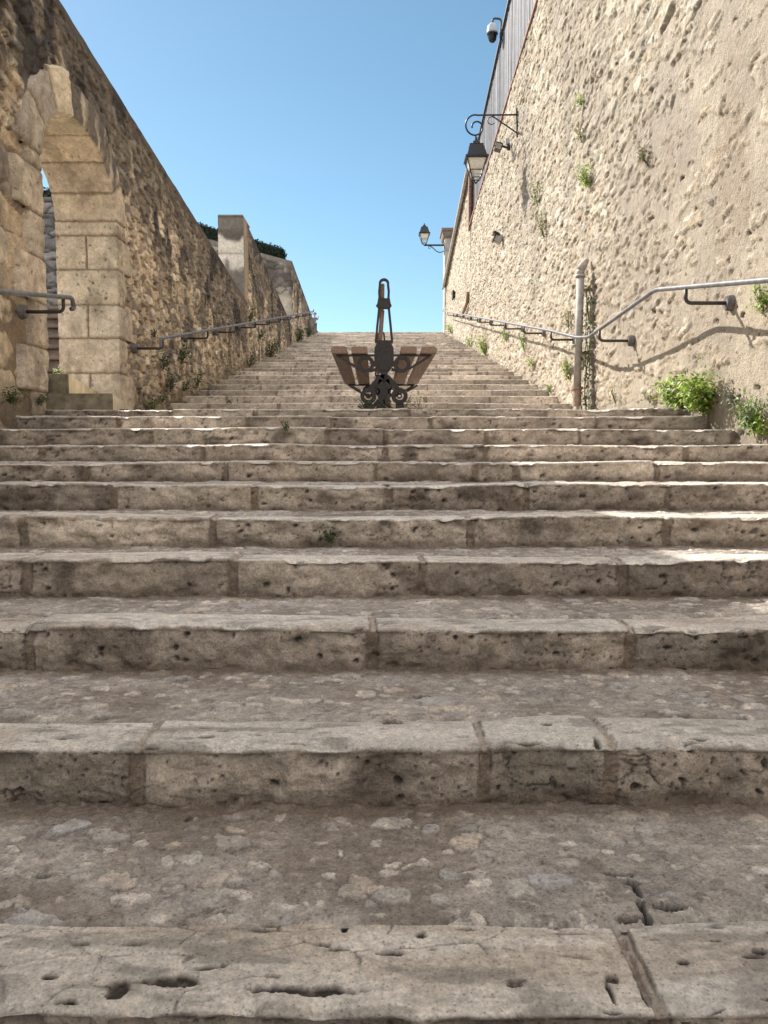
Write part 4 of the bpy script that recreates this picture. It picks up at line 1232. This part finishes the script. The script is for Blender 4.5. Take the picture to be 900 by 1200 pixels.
# hedges: clipped, dark, dense
def hedge(label, x0, x1, y0, y1, zb, zt, n, leaf, seed):
    root = empty('clipped_hedge', ((x0 + x1) / 2, (y0 + y1) / 2, min(zb(x0), zb(x1)))); tag(root, label, 'hedge')
    rng = np.random.default_rng(seed)
    C, N = [], []
    for i in range(n):
        x = x0 + (x1 - x0) * rng.random(); a = rng.random()
        if a < 0.55: y = y0 + rng.normal(0, .02); z = zb(x) + (zt(x) - zb(x)) * rng.random(); nn = (0, -1, .2)
        elif a < 0.8: y = y0 + (y1 - y0) * rng.random(); z = zt(x) + rng.normal(0, .02); nn = (0, 0, 1)
        else:
            x = x1 + rng.normal(0, .03); y = y0 + (y1 - y0) * rng.random(); z = zb(x1) + (zt(x1) - zb(x1)) * rng.random(); nn = (1, 0, .2)
        C.append((x, y, z)); N.append(nn)
    leaves_mesh('foliage', C, N, leaf, CEDAR, M_LEAF, root, seed=seed)
    bm = bmesh.new()
    vs = []
    for y in (y0 + .04, y1 - .04):
        vs.append([bm.verts.new(p) for p in ((x0 + .03, y, zb(x0)), (x1 - .03, y, zb(x1)), (x1 - .03, y, zt(x1) - .03), (x0 + .03, y, zt(x0) - .03))])
    bm.faces.new(vs[0]); bm.faces.new(vs[1][::-1])
    for i in range(4): bm.faces.new([vs[0][i], vs[1][i], vs[1][(i + 1) % 4], vs[0][(i + 1) % 4]])
    obj('inner_twigs', bm, plain('hedge_twigs', (.015, .025, .012), .9), root)


ck = (cw0.z - cw1.z) / (cw0.x - cw1.x)
zwall = lambda x: cw1.z + ck * (x - cw1.x)
xh1 = at_depth(331, 290, e3.y + .3).x
hedge('long dark clipped hedge on top of the cross wall behind the left walls', -6.6, xh1, e3.y + 0.15, e3.y + 0.85, lambda x: zwall(x), lambda x: zwall(x) + 0.36 - .03 * (x - xh1), 3600, 0.06, 3)
hedge('dark clipped hedge on the garden wall seen through the arched doorway', -8.8, XL - .75, 10.45, 10.85, lambda x: iz, lambda x: iz + 0.16, 2600, 0.05, 4)

# ------------------------------------------------------------------ slatted fence on the right wall
fy0, fy1 = 9.0, YN - 0.15
ft0, ft1 = on_wall(597, 0, XR + .06), on_wall(550, 213, XR + .06)
ftop = lambda y: ft0.z + (ft1.z - ft0.z) / (ft1.y - ft0.y) * (y - ft0.y)
fbot = lambda y: rtop(y) + 0.20
fence = empty('slatted_fence', (XR + .08, fy0, rtop(fy0) + .15)); tag(fence, 'grey fence of narrow upright slats along the top of the right wall', 'fence')
bm = bmesh.new(); rng = random.Random(8)
y = fy0
while y < fy1:
    w = 0.042
    z0, z1 = fbot(y), ftop(y) - 0.04 + rng.uniform(-.012, .012)
    box(bm, (XR + 0.085 + rng.uniform(-.006, .006), y, (z0 + z1) / 2), (0.016, w, z1 - z0))
    y += w + 0.012 + (0.02 if rng.random() < .1 else 0)
obj('slat_panel', bm, M_FENCE, fence)
prism_along('bottom_rail', [(XR + 0.05, y, fbot(y) + 0.03) for y in (fy0, fy1)], 0.04, 0.05, M_FRAIL, fence)
prism_along('foot_rail', [(XR + 0.05, y, fbot(y) - 0.055) for y in (fy0, fy1)], 0.04, 0.03, M_FRAIL, fence)
prism_along('top_rail', [(XR + 0.05, y, ftop(y) - 0.05) for y in (fy0, fy1)], 0.05, 0.05, M_FRAIL, fence)
y = fy0
while y < fy1 + 0.1:
    bm = bmesh.new(); box(bm, (XR + 0.13, y, (rtop(y) + .13 + ftop(y)) / 2), (0.05, 0.05, ftop(y) - rtop(y) - .13), None, 0.004); obj('post', bm, M_FRAIL, fence)
    y += 1.9

sheet('fence_terrace', [(XR + .6, -4, rtop(YN) - 0.1), (40, -4, rtop(YN) - 0.1), (40, YN, rtop(YN) - 0.1), (XR + .6, YN, rtop(YN) - 0.1)], M_GROUND)

# ------------------------------------------------------------------ lanterns


def lantern_body(root, c, w, h, base_up):
    """four-sided tapering street lantern; c is the centre of its foot, w the width at the eaves"""
    z = c.z
    wb, zt_, = w * 0.42, z + h * 0.50
    def sq(s, zz): return [Vector((c.x + a * s / 2, c.y + b * s / 2, zz)) for a, b in ((-1, -1), (1, -1), (1, 1), (-1, 1))]
    lo, hi = sq(wb, z + h * .10), sq(w * .92, zt_)
    bm = bmesh.new()
    for a, b in zip(lo, hi): tube(bm, [a, b], w * .028, 6)
    for lev in (lo, hi, [l.lerp(u, .38) for l, u in zip(lo, hi)]):
        for i in range(4): tube(bm, [lev[i], lev[(i + 1) % 4]], w * .024, 6)
    for p_ in lo: tube(bm, [p_, Vector((c.x, c.y, z + .0))], w * .022, 6)
    bmesh.ops.create_uvsphere(bm, u_segments=8, v_segments=6, radius=w * .05, matrix=Matrix.Translation((c.x, c.y, z)))
    body = obj('cage', bm, M_BLACK, root)
    bm = bmesh.new()
    l2, h2 = sq(wb * .96, z + h * .105), sq(w * .88, zt_ - .005)
    for i in range(4):
        bm.faces.new([bm.verts.new(p_) for p_ in (l2[i], l2[(i + 1) % 4], h2[(i + 1) % 4], h2[i])])
    obj('glass', bm, M_PANE, body)
    bm = bmesh.new()
    a, b = sq(w * .66, zt_ - h * .17), sq(w * .84, zt_ - .012)
    va = [bm.verts.new(p_) for p_ in a]; vb = [bm.verts.new(p_) for p_ in b]
    bm.faces.new(va[::-1]); bm.faces.new(vb)
    for i in range(4): bm.faces.new([va[i], va[(i + 1) % 4], vb[(i + 1) % 4], vb[i]])
    obj('diffuser', bm, M_DIFF, body)
    bm = bmesh.new()
    prev = None
    for s, f_ in ((w * 1.08, .50), (w * 1.08, .535), (w * .92, .56), (w * .62, .80), (w * .66, .815), (w * .36, .83), (w * .30, .90), (w * .12, .93), (w * .10, 1.0), (w * .02, 1.0)):
        r_ = [bm.verts.new(p_) for p_ in sq(s, z + h * f_)]
        if prev is None: bm.faces.new(r_[::-1])
        else:
            for i in range(4): bm.faces.new([prev[i], prev[(i + 1) % 4], r_[(i + 1) % 4], r_[i]])
        prev = r_
    bm.faces.new(prev)
    obj('roof', bm, M_BLACK, root)


def spiral(c, r0, r1, a0, a1, n, ax=(1, 0)):
    out = []
    for i in range(n + 1):
        t = i / n; r_ = r0 + (r1 - r0) * t; a = math.radians(a0 + (a1 - a0) * t)
        out.append(Vector((c.x + r_ * math.cos(a), c.y, c.z + r_ * math.sin(a))))
    return out


P0 = on_wall(605.5, 135, XR - 0.03); yl = P0.y
g = lambda px, py: at_depth(px, py, yl)
lan = empty('wall_lantern', P0); tag(lan, 'large black lantern hanging from a scrolled bracket high on the right wall', 'lantern', 'street lanterns')
px2m = yl / F
bm = bmesh.new()
tube(bm, [g(605.5, 127), g(606, 161)], 0.016, 8)
br_ = obj('wall_bar', bm, M_BLACK, lan)
bm = bmesh.new()
sc_c = g(557.5, 146.5)
tube(bm, [g(606, 134.5), g(560, 135.0)] + spiral(sc_c, 11.3 * px2m, 11.3 * px2m, 88, 270, 16)[1:] + spiral(g(558, 149), 8.8 * px2m, 4.5 * px2m, -90, 190, 18)[2:], 0.015, 8)
tube(bm, [g(606, 156), g(577, 136)], 0.013, 8)
tube(bm, spiral(g(576, 141.5), 4.3 * px2m, 4.0 * px2m, 60, 330, 14), 0.008, 6)
tube(bm, [g(557.5, 157.5), g(557.5, 164)], 0.012, 8)
obj('scroll_arm', bm, M_BLACK, lan, smooth=True)
lantern_body(lan, g(557.6, 214.5), 24.0 * px2m, 50.5 * px2m, True)

YP = YE + 0.35
pil = empty('gate_pillar', (2.7, YP + .3, UPZ1)); tag(pil, 'tall grey rendered pillar with a flat cap behind the far end of the right wall', 'pillar')
pt = at_depth(521.5, 279, YP); pr = pt.x + 0.9
bm = bmesh.new(); box(bm, ((pt.x + pr) / 2, YP + 0.45, (pt.z + UPZ1 - .4) / 2), (pr - pt.x, 0.9, pt.z - UPZ1 + .4), None, 0.01); obj('shaft', bm, M_RENDER, pil)
ct = at_depth(518, 268, YP)
bm = bmesh.new()
zc = [(0.0, 0.0), (0.06, 0.06), (0.10, 0.16), (0.10, 0.24), (0.14, 0.26), (0.14, ct.z - pt.z)]
prev = None
for o_, dzz in zc:
    r_ = [bm.verts.new((x, y, pt.z + dzz)) for x, y in ((pt.x - o_, YP - o_), (pr + o_, YP - o_), (pr + o_, YP + .9 + o_), (pt.x - o_, YP + .9 + o_))]
    if prev:
        for i in range(4): bm.faces.new([prev[i], prev[(i + 1) % 4], r_[(i + 1) % 4], r_[i]])
    prev = r_
bm.faces.new(prev)
obj('cap', bm, M_COPE, pil)
yl2 = YP + 0.2
g = lambda px, py: at_depth(px, py, yl2)
px2m = yl2 / F
lan2 = empty('wall_lantern', g(521, 290)); tag(lan2, 'smaller distant black lantern standing on an arm from the far grey pillar', 'lantern', 'street lanterns')
bm = bmesh.new()
tube(bm, [g(521.5, 287.3), g(497.5, 287.3)], 0.035, 8)
arc_ = [g(520.5, 294)] + [g(520.5 - 17 * t, 294 + 2.5 * math.sin(math.pi * min(1, t * 1.3)) - 6.0 * t * t) for t in (.15, .3, .45, .6, .75, .9, 1.0)]
tube(bm, arc_, 0.018, 6)
tube(bm, spiral(g(503.5, 290), 1.6 * px2m, 1.2 * px2m, 0, 300, 12), 0.014, 6)
tube(bm, [g(521.0, 284), g(521.0, 299)], 0.03, 6)
obj('scroll_arm', bm, M_BLACK, lan2)
lantern_body(lan2, g(497.2, 287.6), 12.0 * px2m, 24.5 * px2m, True)

# ------------------------------------------------------------------ camera, floodlights, pipes
yc = on_wall(587, 48, XR + .05).y
g = lambda px, py: at_depth(px, py, yc)
px2m = yc / F
cam_o = empty('security_camera', g(586.5, 55)); tag(cam_o, 'white and black dome camera hanging from a hooked pole above the fence', 'security camera')
bm = bmesh.new(); tube(bm, rounded([g(586.3, 56), g(586.8, 36), g(587.5, 22), g(577.5, 21.5), g(577.2, 28)], 0.07, 6), 1.15 * px2m, 8); obj('hook_pole', bm, M_FRAIL, cam_o, smooth=True)


def lathe(bm, c, prof, seg=20):
    prev = None
    for r_, zz in prof:
        ring = [bm.verts.new((c.x + r_ * math.cos(2 * math.pi * k / seg), c.y + r_ * math.sin(2 * math.pi * k / seg), c.z + zz)) for k in range(seg)]
        if prev:
            for k in range(seg): bm.faces.new([prev[k], prev[(k + 1) % seg], ring[(k + 1) % seg], ring[k]])
        else: bm.faces.new(ring[::-1])
        prev = ring
    bm.faces.new(prev)


u = px2m
bm = bmesh.new(); lathe(bm, g(577, 27), [(1.6 * u, 0.0), (3.2 * u, -.8 * u), (5.6 * u, -4 * u), (6.2 * u, -10 * u), (6.2 * u, -12 * u)]); obj('housing', bm, M_WHITE, cam_o, smooth=True)
bm = bmesh.new(); lathe(bm, g(577, 39), [(6.3 * u, 0.0), (6.3 * u, -2 * u), (4.9 * u, -2.4 * u), (4.9 * u, -5 * u), (4.2 * u, -7.6 * u), (2.4 * u, -9.6 * u), (.4 * u, -10.2 * u)]); obj('dome', bm, M_DOME, cam_o, smooth=True)

pf_ = on_wall(597, 172, XR - .03)
fl = empty('floodlight', pf_); tag(fl, 'small black floodlight on a short arm under the hanging lantern', 'floodlight', 'floodlights on the right wall')
g = lambda px, py: at_depth(px, py, pf_.y)
bm = bmesh.new(); tube(bm, [g(597, 174), g(588, 171), g(585, 172)], 0.022, 8); tube(bm, [g(595, 163), g(596.5, 176)], 0.03, 8); obj('arm', bm, M_BLACK, fl)
bm = bmesh.new(); box(bm, g(584, 172.5), (0.13, 0.20, 0.12), Matrix.Rotation(.3, 3, 'Y'), 0.012); hd = obj('head', bm, M_BLACK, fl)
bm = bmesh.new(); box(bm, g(583.5, 173.6) + Vector((0, -0.105, 0)), (0.10, 0.01, 0.09), Matrix.Rotation(.3, 3, 'Y')); obj('lens', bm, M_PANE, hd)
bm = bmesh.new(); box(bm, g(594.8, 166), (0.07, 0.07, 0.11), None, 0.012); obj('junction_box', bm, M_WHITE, fl)
pf_ = on_wall(588, 281, XR - .02)
g = lambda px, py: at_depth(px, py, pf_.y)
f2_ = empty('floodlight', pf_); tag(f2_, 'pale faced floodlight with a black hood lower on the right wall', 'floodlight', 'floodlights on the right wall')
bm = bmesh.new(); box(bm, g(583.5, 280), (0.17, 0.14, 0.17), Matrix.Rotation(.45, 3, 'Y'), 0.02); hd = obj('head', bm, M_RENDER, f2_)
bm = bmesh.new(); box(bm, g(581.5, 274.5), (0.13, 0.20, 0.05), Matrix.Rotation(.45, 3, 'Y'), 0.01); box(bm, g(579.2, 279.5), (0.03, 0.15, 0.14), Matrix.Rotation(.45, 3, 'Y'), 0.008); obj('hood', bm, M_BLACK, f2_)
bm = bmesh.new(); tube(bm, [g(588, 281), g(584, 280)], 0.03, 8); obj('arm', bm, M_BLACK, f2_)

dpy = on_wall(681, 400, XR - .10).y
dp = empty('downpipe', (XR - .10, dpy, 0.5)); tag(dp, 'weathered pale downpipe with a slanted hood standing against the right wall', 'downpipe')
g = lambda px, py: at_depth(px, py, dpy)
rp = 4.4 * dpy / F
bm = bmesh.new(); tube(bm, [g(676.5, 455), g(680.3, 324)], rp, 16); obj('pipe', bm, M_PIPE, dp, smooth=True)
bm = bmesh.new(); tube(bm, [g(676.2, 476), g(676.4, 455)], rp * 1.12, 16); tube(bm, [g(676.4, 456), g(676.45, 453.5)], rp * 1.6, 16); obj('rusty_foot', bm, plain('stained_pipe_foot', (.33, .235, .18), .85, 0, .4, 16, .4), dp, smooth=False)
bm = bmesh.new(); tube(bm, [g(680.2, 325), g(680.3, 322)], rp * 1.3, 16); tube(bm, [g(680.2, 322), g(680.5, 316)], rp * 1.05, 16)
tube(bm, [g(680.0, 317.5), g(683.5, 311), g(688.5, 303.5)], rp, 14, True, [rp * 1.15, rp * 1.1, rp * .55]); obj('hood', bm, M_PIPE, dp, smooth=True)
for zc_ in (1.85, 1.15):
    bm = bmesh.new(); box(bm, (XR - .045, dpy, zc_), (0.12, .03, .03)); obj('clip', bm, M_RUST, dp)

pa, pb_, pc_ = on_wall(548.3, 342, XR - .06), on_wall(548, 353, XR - .06), on_wall(542.5, 367, XR - .06)
bm = bmesh.new(); tube(bm, rounded([pa, pb_, pc_], .3, 5), 0.045, 8)
o = obj('rusty_pipe', bm, M_RUST, None, origin=pc_, smooth=True); tag(o, 'short bent rusty pipe fixed low on the far right wall above the handrail', 'pipe')

# ------------------------------------------------------------------ person at the head of the stairs


def skin_body(name, pts, edges, mat, parent=None):
    me = bpy.data.meshes.new(name)
    me.from_pydata([p[0] for p in pts], edges, [])
    o = bpy.data.objects.new(name, me); COL.objects.link(o)
    me.materials.append(mat)
    md = o.modifiers.new('skin', 'SKIN'); md.use_smooth_shade = True
    for i, p in enumerate(pts):
        me.skin_vertices[0].data[i].radius = (p[1], p[1] * (p[2] if len(p) > 2 else 1))
    me.skin_vertices[0].data[0].use_root = True
    s_ = o.modifiers.new('sub', 'SUBSURF'); s_.levels = 2; s_.render_levels = 2
    if parent: o.parent = parent
    return o


hp = at_depth(368.5, 393, UP1 + 0.55)
per = None
M_SKIN = plain('skin', (.50, .30, .22), .5, 0, .08); M_SHIRT = plain('blue_grey_shirt', (.12, .16, .23), .85, 0, .15); M_TROU = plain('dark_trousers', (.05, .06, .09), .85, 0, .15); M_HAIR = plain('dark_hair', (.025, .018, .015), .6)
pts = [((0, 0, .52), .075), ((0, 0, .66), .07), ((0, 0, .76), .085), ((0, 0, .82), .035), ((.01, -.01, .865), .035), ((.012, -.02, .92), .072), ((.012, -.015, .97), .07), ((.01, -.01, 1.01), .045),
       ((.10, 0, .775), .035), ((.15, -.05, .68), .028), ((.19, -.13, .79), .022), ((.205, -.14, .83), .02), ((-.10, 0, .775), .035), ((-.14, -.01, .64), .028), ((-.145, -.06, .54), .022), ((-.145, -.07, .50), .02),
       ((.05, 0, .49), .06), ((.06, -.03, .27), .045), ((.06, 0, .05), .03), ((.065, -.09, .02), .025), ((-.05, 0, .49), .06), ((-.055, .02, .27), .045), ((-.055, .04, .05), .03), ((-.06, -.05, .02), .025),
       ((.225, -.15, .865), .008), ((.205, -.155, .87), .008), ((.19, -.16, .862), .007), ((.185, -.125, .855), .008)]
ed = [(0, 1), (1, 2), (2, 3), (3, 4), (4, 5), (5, 6), (6, 7), (2, 8), (8, 9), (9, 10), (10, 11), (2, 12), (12, 13), (13, 14), (14, 15), (0, 16), (16, 17), (17, 18), (18, 19), (0, 20), (20, 21), (21, 22), (22, 23), (11, 24), (11, 25), (11, 26), (11, 27)]
per = skin_body('person', pts, ed, M_SKIN); per.location = (hp.x + .01, UP1 + 0.55, UPZ1 - 0.02); per.scale = (.84, .84, .84)
tag(per, 'person in a blue grey top, forearm raised, half hidden at the head of the stairs', 'person')
sh = skin_body('shirt', [((0, 0, .50), .085), ((0, 0, .66), .082), ((0, 0, .765), .092), ((.10, 0, .78), .043), ((.15, -.05, .685), .036), ((-.10, 0, .78), .043), ((-.14, -.01, .645), .036)], [(0, 1), (1, 2), (2, 3), (3, 4), (2, 5), (5, 6)], M_SHIRT, per)
tr_ = skin_body('trousers', [((0, 0, .52), .085), ((.05, 0, .48), .07), ((.06, -.03, .27), .055), ((.06, 0, .08), .042), ((-.05, 0, .48), .07), ((-.055, .02, .27), .055), ((-.055, .04, .08), .042)], [(0, 1), (1, 2), (2, 3), (0, 4), (4, 5), (5, 6)], M_TROU, per)
bm = bmesh.new(); bmesh.ops.create_uvsphere(bm, u_segments=16, v_segments=10, radius=.088, matrix=Matrix.Translation((.012, .012, .975)) @ Matrix.Diagonal((.95, 1, .9, 1)))
hair = obj('hair', bm, M_HAIR, None, smooth=True); hair.parent = per

# ------------------------------------------------------------------ light, sky, camera
SUN = Vector((-0.40, 0.40, 0.437)).normalized()        # towards the sun: ahead and to the left
elev = math.asin(SUN.z); az = math.atan2(SUN.x, SUN.y)
sd = bpy.data.lights.new('sun', 'SUN'); sd.energy = 4.7; sd.angle = math.radians(0.5); sd.color = (1.0, 0.94, 0.85)
so = bpy.data.objects.new('sun', sd); COL.objects.link(so)
so.rotation_euler = SUN.to_track_quat('Z', 'Y').to_euler(); so.location = (-20, 20, 30)
w = bpy.data.worlds.new('World'); S.world = w; w.use_nodes = True
nt = w.node_tree
sky = nt.nodes.new('ShaderNodeTexSky'); sky.sky_type = 'NISHITA'; sky.sun_disc = False
sky.sun_elevation = elev; sky.sun_rotation = az; sky.altitude = 100; sky.air_density = 0.8; sky.dust_density = 0.15; sky.ozone_density = 1.3
bg = nt.nodes['Background']; bg.inputs['Strength'].default_value = 0.088
hsv = nt.nodes.new('ShaderNodeHueSaturation'); hsv.inputs['Hue'].default_value = 0.479; hsv.inputs['Saturation'].default_value = 1.02
nt.links.new(sky.outputs[0], hsv.inputs['Color']); nt.links.new(hsv.outputs[0], bg.inputs['Color'])
# added bright clouds, unseen behind the camera and overhead, to lighten the shaded stone
tc = nt.nodes.new('ShaderNodeTexCoord')
sx = nt.nodes.new('ShaderNodeSeparateXYZ'); nt.links.new(tc.outputs['Generated'], sx.inputs[0])
cn = nt.nodes.new('ShaderNodeTexNoise'); cn.inputs['Scale'].default_value = 2.6; cn.inputs['Detail'].default_value = 8; cn.inputs['Roughness'].default_value = 0.6
nt.links.new(tc.outputs['Generated'], cn.inputs['Vector'])
cm_ = nt.nodes.new('ShaderNodeMapRange'); cm_.interpolation_type = 'SMOOTHSTEP'; cm_.inputs[1].default_value = 0.34; cm_.inputs[2].default_value = 0.58
nt.links.new(cn.outputs['Fac'], cm_.inputs[0])
wh = nt.nodes.new('ShaderNodeMath'); wh.operation = 'MULTIPLY_ADD'; wh.inputs[1].default_value = -0.25
zz_ = nt.nodes.new('ShaderNodeMath'); zz_.operation = 'MULTIPLY'; zz_.inputs[1].default_value = 1.4
nt.links.new(sx.outputs['Z'], zz_.inputs[0]); nt.links.new(sx.outputs['Y'], wh.inputs[0]); nt.links.new(zz_.outputs[0], wh.inputs[2])
wr = nt.nodes.new('ShaderNodeMapRange'); wr.interpolation_type = 'SMOOTHSTEP'; wr.inputs[1].default_value = 0.52; wr.inputs[2].default_value = 0.85
nt.links.new(wh.outputs[0], wr.inputs[0])
cf = nt.nodes.new('ShaderNodeMath'); cf.operation = 'MULTIPLY'
nt.links.new(cm_.outputs[0], cf.inputs[0]); nt.links.new(wr.outputs[0], cf.inputs[1])
bg2 = nt.nodes.new('ShaderNodeBackground'); bg2.inputs['Color'].default_value = (1.0, 0.972, 0.978, 1); bg2.inputs['Strength'].default_value = 1.2
mxw = nt.nodes.new('ShaderNodeMixShader')
nt.links.new(cf.outputs[0], mxw.inputs[0]); nt.links.new(bg.outputs[0], mxw.inputs[1]); nt.links.new(bg2.outputs[0], mxw.inputs[2])
nt.links.new(mxw.outputs[0], nt.nodes['World Output'].inputs['Surface'])

cd = bpy.data.cameras.new('camera'); co = bpy.data.objects.new('camera', cd); COL.objects.link(co)
cd.sensor_fit = 'VERTICAL'; cd.sensor_height = 24.0; cd.lens = 24.0 * F / 1200.0
cd.clip_start = 0.02; cd.clip_end = 1000
co.location = (0, 0, 0); co.rotation_euler = (math.pi / 2 - PITCH, 0, 0)
S.camera = co
S.view_settings.view_transform = 'Standard'; S.view_settings.look = 'None'; S.view_settings.exposure = 0.95; S.view_settings.gamma = 1.0
S.render.resolution_x = 768; S.render.resolution_y = 1024
